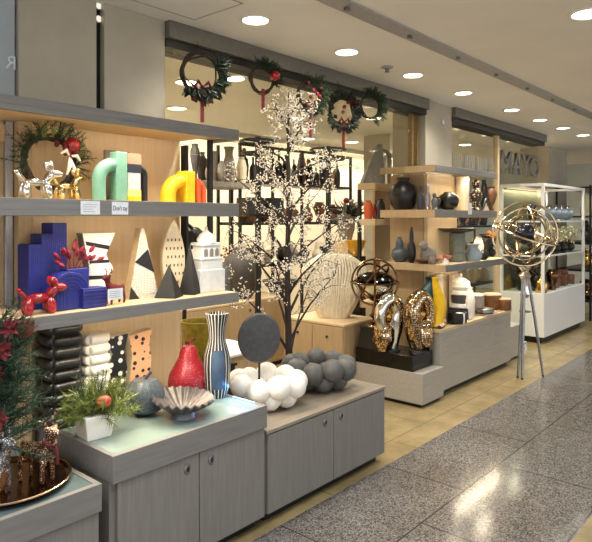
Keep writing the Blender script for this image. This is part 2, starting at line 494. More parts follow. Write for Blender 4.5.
obj('plate', lathe(B(), [(.045, -.0005), (.045, -.006), (.03, -.012), (.03, -.013)], 20), M_ALU, t)
obj('nozzle', lathe(B(), [(.012, -.013), (.012, -.03), (.02, -.034), (.02, -.037)], 12), M_STEEL, t)
def downlight(x, y, label, e=30, group='ceiling downlights in a row', r=.072, col=(1, .94, .84)):
    t = thing('downlight', label, 'lamp', (x, y, ZC), 0, group)
    obj('rim', lathe(B(), [(r*1.05, -.0005), (r*1.22, -.002), (r*1.2, -.007), (r, -.009), (r*.96, -.004)], 28), M_WHITE, t)
    obj('diffuser', lathe(B(), [(r*.95, -.004), (r*.6, -.0075), (0, -.008)], 28), M_LAMP, t)
    l = bpy.data.lights.new('downlight_beam', 'SPOT'); l.energy = e; l.spot_size = math.radians(140); l.spot_blend = .8
    l.shadow_soft_size = .07; l.color = col
    lo = bpy.data.objects.new('downlight_beam', l); COL.objects.link(lo); lo.location = (0, 0, -.03); lo.parent = t
NTH = ['nearest the stone pillar', 'second from the pillar', 'third from the pillar', 'fourth from the pillar', 'fifth from the pillar', 'sixth from the pillar', 'seventh from the pillar', 'farthest, above the white showcase']
for i, (px, py) in enumerate(((260, 18), (349, 51), (412, 75), (461, 93), (509, 110), (537, 120), (561, 128), (582, 135))):
    p = at(px, py, Z=ZC)
    downlight(p.x, 2.31, 'round ceiling downlight of the long row, '+NTH[i], 30)
p = at(589, 13, Z=ZC)
downlight(p.x, p.y, 'cool white ceiling downlight at the top right corner beyond the track', 24, 'ceiling downlights in a row', .085, (.85, .93, 1))
for k, (x, y) in enumerate(((1.0, .6), (-.6, 1.9), (1.5, 1.25), (.2, 1.5), (5.6, .2), (8, .2), (11, 1.6))):  # unseen downlights added for more frontal light on pillar and cabinets
    downlight(x, y, 'added unseen ceiling downlight over the corridor outside the picture', 46, col=(.95, .97, 1))
IN = [(187, 82, 'behind the first wreath'), (233, 78, 'between the first two wreaths'), (177, 108, 'low by the stone pillar'), (410, 128, 'beside the brass post'), (428-8, 132, 'close to the brass post'), (296, 118, 'over the white blossom tree'), (352, 142, 'over the grey arch sculptures')]
for px, py, w in IN:
    p = at(px, py, Z=ZC)
    if p.y > 6.1: p = Vector((p.x*6/p.y, 6, ZC))
    downlight(p.x, p.y, 'round ceiling downlight inside the shop, '+w, 58, 'downlights inside the shop', .09, (1, .92, .78))
for k, (x, y) in enumerate(((3.2, 5.2), (5.4, 3.6), (8.2, 3.9), (9.5, 5.4), (11.5, 4.4), (6.2, 5.2))):
    downlight(x, y, 'round ceiling downlight inside the shop, farther back', 58, 'downlights inside the shop', .09, (1, .92, .78))
def strip(x0, x1, y, z, e, parent, m=M_LED, col=(1, .84, .60), tilt=0):
    obj('led_strip', box(B(), x0, x1, y-.006, y+.006, z-.004, z), m, parent)
    l = bpy.data.lights.new('led_light', 'AREA'); l.shape = 'RECTANGLE'; l.size = x1-x0; l.size_y = .02; l.energy = e; l.color = col
    lo = bpy.data.objects.new('led_light', l); COL.objects.link(lo); lo.location = ((x0+x1)/2, y, z-.008); lo.parent = parent
    lo.rotation_euler.x = tilt

# ================================================================ left shelf unit
def lock(parent, x, y, z):
    """cam lock on a door: chrome oval with a dark keyhole"""
    l = obj('lock', lathe(B(), [(.017, 0), (.017, .004), (.013, .007), (.013, .0072)], 20, Matrix.Translation((x, y, z)) @ Matrix.Rotation(PI/2, 4, 'X') @ Matrix.Diagonal((1, 1.3, 1, 1))), M_STEEL, parent)
    obj('keyhole', ball(B(), (x, y-.007, z), .008, (1, .4, 1.5)), M_BLACK, l)
YF = 2.28
t = thing('display_shelving', 'tall left wall unit of three grey boards on a lit oak back panel', 'shelf unit', (0, 0, 0))
obj('back_panel', box(B(), 1.235, 2.08, YP, 2.695, .02, 1.962), M_OAK, t, .002)
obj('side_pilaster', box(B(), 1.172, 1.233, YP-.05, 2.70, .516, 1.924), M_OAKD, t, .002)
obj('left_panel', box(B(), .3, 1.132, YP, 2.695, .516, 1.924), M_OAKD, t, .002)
obj('rail', box(B(), .3, 1.132, YP-.02, YP-.001, 1.83, 1.906), M_OAKD, t, .002)
obj('upright', box(B(), 1.134, 1.168, 2.648, 2.70, .516, 1.924), M_ALU, t, .003)
for z0, z1, xl in ((1.907, 1.963, .3), (1.513, 1.580, .3), (1.069, 1.121, .965)):
    bm = B(); slab(bm, [(xl, YF), (2.164, YF), (2.164, 2.50), (2.078, 2.50), (2.078, YP), (xl, YP)], z0+.022, z1)
    box(bm, xl, 2.164, YF, YF+.018, z0, z0+.0225); box(bm, 2.146, 2.164, YF+.018, 2.50, z0, z0+.0225)
    b = obj('shelf_board', bm, M_GREYH, t, .0015)
    bb = B(); slab(bb, [(xl, YF+.019), (2.145, YF+.019), (2.145, 2.499), (2.074, 2.499), (2.074, YP-.002), (xl, YP-.002)], z0+.018, z0+.022)
    obj('underside', bb, M_OAKH, b)
    if z0 < 1.6:
        bb = B(); slab(bb, [(xl+.002, YF+.012), (2.152, YF+.012), (2.152, 2.494), (2.072, 2.494), (2.072, YP-.002), (xl+.002, YP-.002)], z1, z1+.001)
        obj('top_veneer', bb, M_OAKH, b)
    strip(max(xl, 1.15), 2.06, YF+.032, z0+.017, 6.0, b, tilt=-.55)
for z0, z1 in ((1.581, 1.924), (1.122, 1.530)):
    obj('post', box(B(), 2.125, 2.15, 2.465, 2.49, z0, z1), M_BLKM, t, .002)
obj('post', box(B(), 2.083, 2.10, 2.61, 2.66, 1.122, 1.903), M_BLKM, t, .002)

def cabinet(label, x0, x1, yf, yb, zt, zf, doors, glass=None, ledm=False, lock_x=(), over=.012):
    t = thing('base_cabinet', label, 'cabinet', (0, 0, 0))
    obj('body', box(B(), x0+.004, x1-.004, yf+.02, yb, .05, zf-.002), M_GREY, t, .001)
    obj('plinth', box(B(), x0+.03, x1-.03, yf+.05, yb-.02, 0, .05), M_BLKM, t)
    if glass:
        bm = B()
        box(bm, x0, x1, yf-over, yf+.012, zf, zt); box(bm, x0, x1, yb-.03, yb, zf, zt)
        box(bm, x0, x0+.022, yf+.012, yb-.03, zf, zt); box(bm, x1-.022, x1, yf+.012, yb-.03, zf, zt)
        obj('fascia', bm, M_GREYH, t, .0015)
        obj('glass_top', box(B(), x0+.0225, x1-.0225, yf+.0125, yb-.0305, zt-.016, zt-.003), glass, t)
    else:
        obj('top', box(B(), x0, x1, yf-over*.5, yb, zf, zt), M_TOP, t, .002)
    for (d0, d1), lx in zip(doors, lock_x):
        d = obj('door', box(B(), d0+.0025, d1-.0025, yf, yf+.019, .055, zf-.006), M_GREY, t, .0015)
        if lx is not None: lock(d, lx, yf, zf-.055)
    return t
YC = 2.04
X = lambda px, Y: at(px, 300, Y=Y).x
C_MAIN = cabinet('grey base cabinet with frosted glass top under the left shelves', 1.268, 2.112, YC, YP-.004, .597, .490, [(1.295, X(199.5, YC)), (X(199.5, YC), 2.108)], M_FROST, True, (X(187, YC), X(211, YC)))
C_MID = cabinet('low grey cabinet with worn top holding the ball bowls', 2.122, 3.18, YC, 2.47, .466, .448, [(2.13, X(333.8, YC)), (X(333.8, YC), 3.175)], None, False, (X(325, YC), X(341, YC)), .008)
C_LOW = cabinet('lowest grey cabinet at the bottom left corner with glass inset top', .25, 1.222, YC, YP-.004, .512, .408, [(.26, .72), (.72, 1.218)], M_FROSTB, True, (None, None))
# blue light line inside the glass top at its right end
obj('led_strip', box(B(), 2.091, 2.096, 2.10, 2.25, .598, .602), M_LEDB, C_MAIN)
l = bpy.data.lights.new('led_light', 'AREA'); l.shape = 'RECTANGLE'; l.size = .02; l.size_y = .25; l.energy = .22; l.color = (.12, .45, 1)
lo = bpy.data.objects.new('led_light', l); COL.objects.link(lo); lo.location = (2.088, 2.19, .65); lo.parent = C_MAIN; lo.rotation_euler = (0, math.radians(62), 0)

# ---------------------------------------------------------------- upper shelf things
Z2 = 1.582
def wreath(name, label, loc, rad, greens, rz=0, bow=True, bauble=None, tail=.0, group=None, kind='holly', gang=(0, 6.28), tilt=0):
    t = thing(name, label, 'wreath', loc, rz, group)
    bm = B()
    for k in range(7):
        pts = []; a0 = R.uniform(0, 6.28); rr = rad*R.uniform(.88, 1.06)
        for i in range(28):
            a = 2*PI*i/28
            q = rr+rad*.07*math.sin(3*a+a0)
            pts.append((q*math.cos(a), rad*.08*math.cos(4*a+a0), q*math.sin(a)))
        tube(bm, pts, rad*.05, 5, True)
    obj('vine_ring', bm, M_VINE, t)
    bm = B()
    for i in range(greens):
        a = R.uniform(*gang); q = rad*R.uniform(.85, 1.12)
        p = Vector((q*math.cos(a), -rad*.1, q*math.sin(a)))
        d = Vector((math.cos(a+R.uniform(-1, 1.4)), R.uniform(-.9, .1), math.sin(a+R.uniform(-1, 1.4))))
        if kind == 'holly': leaf(bm, p, d, rad*R.uniform(.4, .8), rad*R.uniform(.12, .2))
        else: frond(bm, p, d, rad*R.uniform(.45, .85), 10, rad*.24, .0013)
    stuff(obj('greenery', bm, M_LEAF if kind == 'holly' else M_FIR, t))
    if bow:
        bm = B()
        zb = -rad*.75
        for s in (-1, 1):
            pts = [(0, -rad*.25, zb), (s*rad*.28, -rad*.38, zb+rad*.22), (s*rad*.42, -rad*.3, zb), (s*rad*.25, -rad*.25, zb-rad*.14), (0, -rad*.25, zb)]
            tube(bm, pts, [rad*.03, rad*.11, rad*.1, rad*.07, rad*.03], 6)
            prism(bm, [(s*rad*.02, zb), (s*rad*.2, zb-rad*.1), (s*rad*.62, zb-rad*.75), (s*rad*.3, zb-rad*.85)], -rad*.26, -rad*.24)
        ball(bm, (0, -rad*.28, zb), rad*.1)
        obj('bow', bm, M_REDM, t)
    if tail:
        obj('ribbon_tail', box(B(), -.011, .011, -rad*.2, -rad*.2+.002, -rad-tail, -rad*.7), M_MAROON, t)
    if bauble:
        a, br = bauble
        b = obj('bauble', ball(B(), (rad*math.cos(a), -rad*.35, rad*math.sin(a)), br, u=20, v=14), M_RED, t)
    return t
x, w, zt = span(26, 78, 127, 2.50)
W = wreath('twig_wreath', 'small vine wreath with red bauble leaning on the upper left shelf', (x+.012, 2.545, Z2+.165), .115, 60, 0, False, (.75, .036), 0, None, 'fir', (-.3, 3.3))
bm = B()
for i in range(26):
    a = R.uniform(.2, 2.0); p = Vector((.11*math.cos(a), -.03, .11*math.sin(a)))
    frond(bm, p, Vector((math.cos(a)+R.uniform(-.5, .5), -.5, math.sin(a)+.4)), .05, 7, .02, .001)
stuff(obj('golden_sprigs', bm, M_PINE, W))
bm = B()
for i in range(9):
    a = R.uniform(.4, 1.5); ball(bm, (.1*math.cos(a)+R.uniform(-.03, .03), -.05+R.uniform(-.02, .01), .1*math.sin(a)+R.uniform(-.03, .03)), .012, (1, 1, 1.3), None, 8, 6)
obj('berries', bm, M_MAROON, W)
bm = B()
for s, dz in ((-1, .02), (1, .0), (-.4, -.05), (.7, -.07)):
    tube(bm, [(.06, -.06, .03), (.06+s*.025, -.08, .02+dz+.01), (.06+s*.045, -.07, .01+dz*1.3)], [.003, .009, .004], 6)
obj('white_ribbon', bm, M_WHITE, W)

def balloon_dog(name, label, cat, loc, L, m, rz=0, fat=1., group=None):
    """facing +x, L long"""
    k = L/1.0
    bm = B()
    def bal(p, q, r):
        p = Vector(p)*k; q = Vector(q)*k; d = q-p; n = 9; r = r*fat
        pts = [p+d*(i/(n-1)) for i in range(n)]
        tube(bm, pts, [max(.25, math.sin(PI*(.08+.84*i/(n-1)))**.6)*r*k for i in range(n)], 12)
    bal((.16, 0, .40), (.66, 0, .42), .105)
    for x, dx in ((.19, -.03), (.62, .03)):
        for s in (-1, 1): bal((x, s*.06, .43), (x+dx+.02, s*.105, 0.0), .085)
    bal((.62, 0, .40), (.78, 0, .72), .09)
    bal((.72, 0, .68), (1.0, 0, .64), .095)
    for s in (-1, 1): bal((.74, s*.02, .70), (.66, s*.10, .95), .07)
    bal((.18, 0, .40), (.02, 0, .64), .045)
    ball(bm, (.015*k, 0, .66*k), .05*k)
    ball(bm, (1.0*k, 0, .65*k), .03*k)
    bmesh.ops.scale(bm, vec=(1, 1, .80), verts=bm.verts)
    o = obj(name, bm, m, None, 0, 80, loc, rz)
    return tag(o, label, cat, group)
x, w, zt = span(12, 60, 165, 2.36)
balloon_dog('balloon_dog', 'silver balloon dog ornament on the upper left shelf before the wreath', 'ornament', (x-w/2, 2.33, Z2), w*1.0, M_CHROME)
x, w, zt = span(52, 90, 158, 2.43)
balloon_dog('balloon_dog', 'pale gold balloon dog ornament behind the silver one', 'ornament', (x-w/2, 2.43, Z2), w*1.1, mat('pale_gold', (220, 196, 140), .12, 1.), .25)
# half arch vases
def arch_vase(name, label, loc, slab_w, h, reach, ah, m_slab, m_arch, side, depth, fronts=None, rz=0):
    t = thing(name, label, 'vase', loc, rz)
    b = obj('slab', box(B(), -slab_w/2, slab_w/2, -depth/2, depth/2, 0, h), m_slab, t, .003)
    r = reach*.30; n = 12; Rr = reach-r
    pts = [(side*(slab_w/2-.004), 0, ah-r)]
    for i in range(n+1):
        a = PI/2*(1-i/n)
        pts.append((side*(slab_w/2+Rr*math.cos(a)), 0, (ah-r-Rr)+Rr*math.sin(a)))
    pts.append((side*(slab_w/2+Rr), 0, 0.002))
    bm = B(); tube(bm, pts, r, 16)
    bmesh.ops.scale(bm, vec=(1, min(1.2, depth/(2*r)), 1), verts=bm.verts)
    obj('arch', bm, m_arch, t)
    for z0, z1, m in fronts or ():
        obj('colour_block', box(B(), -slab_w/2-.0015, slab_w/2+.0015, -depth/2-.0015, depth/2+.0015, z0*h, z1*h), m, b)
    return t
Y = 2.42
x, w, zt = span(111, 123, 153, Y)
s_ = w/12
arch_vase('arch_vase', 'mint green half arch vase with tall slab, on the upper left shelf', (x-.012, Y-.03, Z2), 12*s_, zt-Z2, 22*s_, 42*s_, M_MINT, M_MINT, -1, .06)
x, w, zt = span(123, 138, 154, Y-.02)
s_ = w/15
arch_vase('arch_vase', 'half arch vase banded salmon, navy and yellow with a black arch', (x+.004, Y-.02, Z2), 15*s_, zt-Z2, 11*s_, 37*s_, M_PALEB, M_BLACK, 1, .05,
          [(.0, .10, M_YEL), (.10, .24, mat('lemon', (232, 214, 130), .5)), (.60, .78, M_NAVY), (.78, 1.0, M_PINK)])
x, w, zt = span(108, 137, 153, Y+.03)
tag(obj('slate_board', box(B(), -w/2, w/2, -.008, .008, 0, zt-Z2+.012), M_TAUPE, None, .002, 38, (x, Y+.075, Z2)), 'thin taupe board standing behind the mint arch vase', 'board')
x, w, zt = span(180, 191, 172, Y)
s_ = w/11
arch_vase('arch_vase', 'yellow half arch vase near the right end of the upper left shelf', (x-.016, Y-.02, Z2), 11*s_, zt-Z2, 23*s_, 28*s_, M_YEL, M_YEL, -1, .085)
x, w, zt = span(191, 195, 176, Y)
arch_vase('arch_vase', 'orange quarter arch vase tucked right of the yellow arch vase', (x-.002, Y-.01, Z2), 5*s_, 24*s_, 12*s_, 24*s_, M_ORA, M_ORA, 1, .08)
def card(label, px0, px1, py0, py1, Y, text=None):
    p = at((px0+px1)/2, py1, Y=Y); _, w, zt = span(px0, px1, py0, Y)
    t = thing('price_card', label, 'card', p)
    obj('sheet', box(B(), -w/2, w/2, 0, .0015, 0, zt-p.z), M_PAPER, t)
    if text: text_mesh('lettering', text, (zt-p.z)*.55, M_INK, t, (0, -.0006, (zt-p.z)*.32), .0004, False, w*.86)
    else:
        bm = B()
        for i in range(4): box(bm, -w*.38, w*R.uniform(.1, .38), -.0006, 0, (zt-p.z)*(.2+.17*i), (zt-p.z)*(.2+.17*i)+.0025)
        obj('print_lines', bm, M_ALU, t)
    return t
card('pale card with faint print stuck on the edge of the upper left shelf', 80, 101, 201, 214.5, YF-.002)
card('pale card with handwritten black words stuck on the upper left shelf edge', 111, 129.5, 202, 214.5, YF-.002, "Don't tay")

# ---------------------------------------------------------------- lower shelf things
Z3 = 1.123
balloon_dog('balloon_dog', 'glossy red balloon dog on the left end of the third shelf', 'ornament', (at(5, 313, Z=Z3).x, 2.355, Z3), .190, M_RED, -.1, 1.3)
def ribbed_tower(loc, steps, d):
    t = thing('stair_vase', 'tall cobalt blue ribbed stair shaped vase on the third shelf', 'vase', loc)
    for x0, x1, h in steps:
        bm = B(); n = max(3, int((x1-x0)/.008)); pts = []
        for i in range(n*4+1):
            pts.append((x0+(x1-x0)*i/(n*4), -d/2-.0022*abs(math.sin(PI*i/4))))
        slab(bm, pts[::1]+[(x1, d/2), (x0, d/2)], 0, h)
        s = obj('step', bm, M_BLUE, t)
        obj('mouth', box(B(), x0+.006, x1-.006, -d/2+.006, d/2-.006, h, h+.0012), M_BLACK, s)
Y = 2.52
x0, x1, x2, x3 = [X(q, Y) for q in (23, 36, 47, 61)]
hh = [span(40, 41, q, Y)[2]-Z3 for q in (244, 234, 223)]
ribbed_tower((x0, Y, Z3), [(0, x1-x0, hh[0]), (x1-x0, x2-x0, hh[1]), (x2-x0, x3-x0, hh[2])], .10)
# blue arch planter with dried grasses
Y = 2.40
x, w, zt = span(43, 94, 269, Y)
s_ = w/51
t = thing('arch_planter', 'cobalt blue ribbed arch planter beside the blue stair vase', 'vase', (x, Y, Z3))
bm = B(); r0 = 20*s_; cx = -4*s_; n = 18
bm2 = [(cx-r0, .0)]+[(cx+r0*math.cos(PI-PI*i/n), 17*s_+r0*math.sin(PI-PI*i/n)) for i in range(n+1)]+[(cx+r0, .0)]
prism(bm, bm2, -.05, .03); obj('arch', bm, M_BLUE, t, .002)
bm = B()
for k in range(1, 6):
    q = r0*k/5.6
    tube(bm, [(cx+q*math.cos(PI-PI*i/16), -.05, 17*s_+q*math.sin(PI-PI*i/16)) for i in range(17)], .0026, 5)
    for s in (-1, 1): tube(bm, [(cx+s*q, -.05, 17*s_), (cx+s*q, -.05, .012)], .0026, 5)
obj('ribs', bm, M_BLUE, t)
obj('back_box', box(B(), -2*s_, 22*s_, -.005, .06, 0, zt-Z3), M_BLUE, t, .003)
bm = B(); box(bm, 6*s_, 32*s_, -.075, -.003, 0, 20*s_)
for k in range(5): tube(bm, [(6*s_, -.075, (3+3.6*k)*s_), (32*s_, -.075, (3+3.6*k)*s_)], .0026, 5)
obj('base_block', bm, M_BLUE, t, .002)
g = thing('dried_grasses', 'bunch of crimson bunny tail grasses standing in the blue planter', 'dried flowers', (x+8*s_, Y+.03, zt-.02))
bs = B(); 
for i in range(19):
    a = -1.05+2.0*i/18+R.uniform(-.1, .1); Ln = R.uniform(.07, .135)
    d = Vector((math.sin(a)*1.1, R.uniform(-.5, .3), math.cos(a))).normalized()
    e = Vector((0, R.uniform(-.008, .008), 0))+d*Ln
    tube(bs, [(0, 0, -.02), e*.5, e], .0012, 4)
    hd = B(); up = d.to_track_quat('Z', 'Y').to_matrix().to_4x4()
    lathe(hd, [(0, -.018), (.007, -.010), (.0095, 0), (.006, .014), (0, .024)], 8, Matrix.Translation(e) @ up)
    obj('seed_head', hd, M_PINKG, g)
obj('stems', bs, M_PINKG, g)
# hourglass block vase
def facet_vase(name, label, loc, out, d, m_front, m_side, lines=(), m_line=None, rz=0, mouth=True):
    t = thing(name, label, 'vase', loc, rz)
    obj('body', prism(B(), out, -d/2+.002, d/2), m_side, t, .0015)
    fr = obj('face', prism(B(), out, -d/2-.0005, -d/2+.0018), m_front, t)
    for pts in lines: obj('band', prism(B(), pts, -d/2-.0022, -d/2-.0004), m_line, fr)
    return t
Y = 2.44
x, w, zt = span(82, 115, 233, Y); s_ = w/33; hz = zt-Z3
k = hz/70
out = [(-13*s_, 0), (-11*s_, 18*k), (-10*s_, 36*k), (-17*s_, 70*k), (17*s_, 70*k), (7*s_, 48*k), (15*s_, 34*k), (8*s_, 20*k), (13*s_, 0)]
ln = [[(-13*s_, 58*k), (-14*s_, 62*k), (11*s_, 57*k), (10*s_, 53*k)], [(-10*s_, 40*k), (-10*s_, 43*k), (10*s_, 43*k), (11*s_, 40*k)],
      [(-11*s_, 24*k), (-11*s_, 28*k), (11*s_, 27*k), (10*s_, 24*k)], [(-12*s_, 11*k), (-12*s_, 14*k), (10*s_, 14*k), (10*s_, 11*k)], [(-12*s_, 0), (-12*s_, 9*k), (-11*s_, 9*k), (-11*s_, 0)]]
facet_vase('hourglass_vase', 'angular white vase with slanted black bands behind the maroon reindeer', (x+.01, Y+.04, Z3), out, .07, M_WHITE, M_GREYV, ln, M_BLACK, -.12)
# reindeer figurine: one continuous body, antlers and card apart
def reindeer(name, label, loc, h, m, rz=0, sit=False, scarf=None):
    t = thing(name, label, 'ornament', loc, rz)
    k = h
    me = bpy.data.meshes.new('body'); 
    J = {'hip': (-.2, 0, .42, .10), 'belly': (0, 0, .42, .105), 'chest': (.2, 0, .45, .11), 'neck': (.27, 0, .62, .065), 'head': (.31, 0, .74, .07), 'nose': (.45, 0, .71, .035), 'tail': (-.32, 0, .50, .03)}
    E = [('hip', 'belly'), ('belly', 'chest'), ('chest', 'neck'), ('neck', 'head'), ('head', 'nose'), ('hip', 'tail')]
    for s, n in ((-1, 'a'), (1, 'b')):
        J['fk'+n] = (.21, s*.085, .24, .036); J['ff'+n] = (.22, s*.09, .012, .032)
        J['hk'+n] = (-.22, s*.085, .25, .042); J['hh'+n] = (-.25, s*.09, .14, .03); J['hf'+n] = (-.22, s*.09, .012, .032)
        J['e'+n] = (.27, s*.12, .80, .02)
        E += [('chest', 'fk'+n), ('fk'+n, 'ff'+n), ('hip', 'hk'+n), ('hk'+n, 'hh'+n), ('hh'+n, 'hf'+n), ('head', 'e'+n)]
    ks = list(J); me.from_pydata([Vector(J[q][:3])*k for q in ks], [(ks.index(a), ks.index(b)) for a, b in E], [])
    o = bpy.data.objects.new('body', me); COL.objects.link(o); o.parent = t
    md = o.modifiers.new('skin', 'SKIN'); md.use_smooth_shade = True
    for i, q in enumerate(ks):
        me.skin_vertices[0].data[i].radius = (J[q][3]*k,)*2
        me.skin_vertices[0].data[i].use_root = (q == 'belly')
    sb = o.modifiers.new('sub', 'SUBSURF'); sb.levels = 1; sb.render_levels = 2
    me.materials.append(m)
    bm = B()
    for s in (-1, 1):
        b0 = Vector((.27, s*.04, .79)); b1 = Vector((.22, s*.1, .92)); b2 = Vector((.26, s*.12, 1.0))
        tube(bm, [b0*k, b1*k, b2*k], [.014*k, .012*k, .007*k], 5)
        tube(bm, [b1*k, Vector((.33, s*.12, .96))*k], [.011*k, .006*k], 5)
        tube(bm, [(b0+b1)*.5*k, Vector((.16, s*.1, .89))*k], [.011*k, .006*k], 5)
    obj('antlers', bm, m, t)
    if scarf:
        bm = B(); ring(bm, Vector((.26, 0, .58))*k, .075*k, .03*k, 'Z', .5, 'Y', 16, 6)
        tube(bm, [Vector((.3, .03, .58))*k, Vector((.37, .03, .45))*k, Vector((.38, .03, .28))*k], .025*k, 6)
        obj('scarf', bm, scarf, t)
    return t
p = at(115, 304, Z=Z3)
rd = reindeer('reindeer_figurine', 'maroon flocked reindeer standing in front of the angular white vase', (p.x, 2.36, Z3), .165, M_MAROON, PI+.2)
c_ = card('small white card leaning on the legs of the maroon reindeer', 107, 124, 288.5, 299.5, 2.30)
# A shaped vase
Y = 2.46
x, w, zt = span(120, 157, 228, Y); s_ = w/37; h = zt-Z3
t = thing('wedge_vase', 'tall triangular wedge vase with black triangle and fine grid face', 'vase', (x, Y, Z3), -.15)
tri = [(-13*s_, 0), (0*s_, h), (3*s_, h), (19*s_, 0)]
obj('body', prism(B(), tri, -.028, .032), M_OAKH, t, .001)
fc = obj('face', prism(B(), tri, -.0302, -.0285), mat('light_grey_speckle', (196, 188, 176), .7, 0, .2, 120), t)
obj('black_triangle', prism(B(), [(-7*s_, h*.52), (7*s_, h*.70), (14*s_, h*.36)], -.032, -.0301), M_BLACK, fc)
obj('grid_patch', prism(B(), [(-9*s_, h*.28), (-7*s_, h*.5), (12*s_, h*.34), (17.5*s_, h*.06), (-1*s_, h*.06)], -.0316, -.0301), M_GRID, fc)
obj('black_corner', prism(B(), [(-13*s_, 0), (-11*s_, h*.18), (-2*s_, 0)], -.032, -.0301), M_BLACK, fc)
# pointed pierced leaf
Y = 2.53
x, w, zt = span(160, 185, 219, Y); h = zt-Z3
n = 14; L = [(-w*.5*math.sin(PI*(.12+.88*i/n))**.8, h*i/n) for i in range(n)]
out = L+[(0, h)]+[(-a, z) for a, z in L[::-1]]
t = thing('pierced_ornament', 'tall pointed cream leaf ornament pierced with small holes', 'ornament', (x, Y, Z3), -.2)
obj('leaf_body', prism(B(), out, -.018, .018), M_CERAM, t, .004)
bm = B()
for r_ in range(6):
    z = h*(.14+.115*r_); ww = w*.5*math.sin(PI*(.12+.88*(z/h)))**.8
    for c in range(-2, 3):
        xx = c*.021+(.008 if r_ % 2 else 0)
        if abs(xx) < ww*.86: box(bm, xx-.0032, xx+.0032, -.0195, -.0175, z-.007, z+.007)
obj('piercings', bm, mat('hole_shadow_brown', (84, 66, 46), .8), t)
def pyramid(label, px0, px1, top, Y, rz):
    x, w, zt = span(px0, px1, top, Y); h = zt-Z3; r = w*.40
    bm = B(); lathe(bm, [(r*1.414, 0), (0, h)], 4, Matrix.Rotation(PI/4, 4, 'Z'))
    tag(obj('pyramid', bm, M_DPYR, None, .0015, 20, (x, Y, Z3), rz), label, 'ornament', None)
pyramid('short dark pyramid ornament on the front edge of the third shelf', 155, 183, 264, 2.375, .55)
pyramid('tall slim dark pyramid ornament right of the short pyramid', 179, 201, 243.5, 2.40, .5)
# white building lantern
Y = 2.43
x, w, zt = span(190, 224, 226, Y); s_ = w/30; h = zt-Z3
t = thing('building_lantern', 'white tiered building shaped lantern at the right end of the third shelf', 'lantern', (x, Y, Z3), .0)
k = h/71
bm = B(); box(bm, -15*s_, 13*s_, -.055, .055, 0, 24*k); obj('base_tier', bm, M_PALEB, t, .002)
bm = B(); box(bm, -13*s_, 11*s_, -.048, .048, 24*k, 36*k)
for q in (24, 36): box(bm, -13.6*s_, 11.6*s_, -.051, .051, (q-1)*k, (q+.6)*k)
obj('middle_tier', bm, M_PALEB, t, .001)
ar = obj('arcade_tier', box(B(), -10.5*s_, 9*s_, -.04, .04, 36.5*k, 50*k), M_PALEB, t, .001)
bm = B()
for i in range(3):
    cx = (-6.8+6.2*i)*s_
    prism(bm, [(cx-2*s_, 38*k), (cx-2*s_, 44.5*k)]+[(cx+2*s_*math.cos(PI-PI*j/8), 44.5*k+2*s_*math.sin(PI*j/8)) for j in range(9)]+[(cx+2*s_, 38*k)], -.0415, -.039)
obj('arches', bm, mat('recess_grey', (120, 116, 110), .8), ar)
bm = B(); box(bm, -12*s_, 10.4*s_, -.046, .046, 50*k, 53*k); obj('cornice', bm, M_PALEB, t, .001)
obj('dome', lathe(B(), [(8.6*s_, 53*k), (8.2*s_, 57*k), (6*s_, 62*k), (2.5*s_, 65*k), (1.2*s_, 67*k), (1.5*s_, 69*k), (0, 71*k)], 20, Matrix.Translation((-.8*s_, 0, 0))), M_PALEB, t)

# ================================================================ on the main cabinet
ZM = .5945
def roll_vase(name, label, p0, p1, top, n, m, Y, bot):
    x, w, zt = span(p0, p1, top, Y); h = zt-ZM
    t = thing(name, label, 'vase', (x, Y, ZM))
    r = h/n/2
    t.location.x += .012
    obj('core', box(B(), -w*.37, w*.37, -w*.37, w*.37, 0, h-.004), m, t, .004)
    q = w*.40-r*.4
    for i in range(n):
        z = 2*r*i+r
        bm = B()
        for s_ in (-1, 1):
            for ax in (0, 1):
                pts = []; rs = []
                for e_, k_ in ((-1.06, .55), (-1, .9), (-.9, 1), (.9, 1), (1, .9), (1.06, .55)):
                    pts.append((e_*q, s_*q, z) if ax == 0 else (s_*q, e_*q, z)); rs.append(r*k_)
                tube(bm, pts, rs, 12)
        obj('roll', bm, m, t, 0, 50)
roll_vase('stacked_roll_vase', 'tall black vase like stacked horizontal rolls at the left of the cabinet', 38, 76, 322, 9, mat('gloss_black', (32, 31, 32), .28, 0, .05), 2.54, 0)
roll_vase('stacked_roll_vase', 'white vase like stacked horizontal rolls beside the black one', 77, 105, 333, 8, M_WHITE, 2.56, 0)
Y = 2.56
x, w, zt = span(104, 126, 336, Y); s_ = w/22; h = zt-ZM; k = h/76
facet_vase('dotted_vase', 'black hourglass vase with white dots against the oak panel', (x, Y, ZM), [(-9*s_, 0), (-7*s_, 18*k), (-11*s_, 38*k), (-6*s_, 58*k), (-11*s_, 76*k), (11*s_, 78*k), (7*s_, 60*k), (10*s_, 42*k), (7*s_, 20*k), (10*s_, 0)], .06, M_BDOT, M_WHITE, rz=-.1)
x, w, zt = span(126, 152, 330, Y); s_ = w/26; h = zt-ZM; k = h/80
facet_vase('dotted_vase', 'peach hourglass vase with black dots right of the black dotted vase', (x, Y+.01, ZM), [(-9*s_, 0), (-12*s_, 28*k), (-9*s_, 52*k), (-13*s_, 76*k), (13*s_, 80*k), (9*s_, 64*k), (12*s_, 46*k), (9*s_, 22*k), (12*s_, 0)], .06, M_PEACH, M_CERAM, rz=-.1)
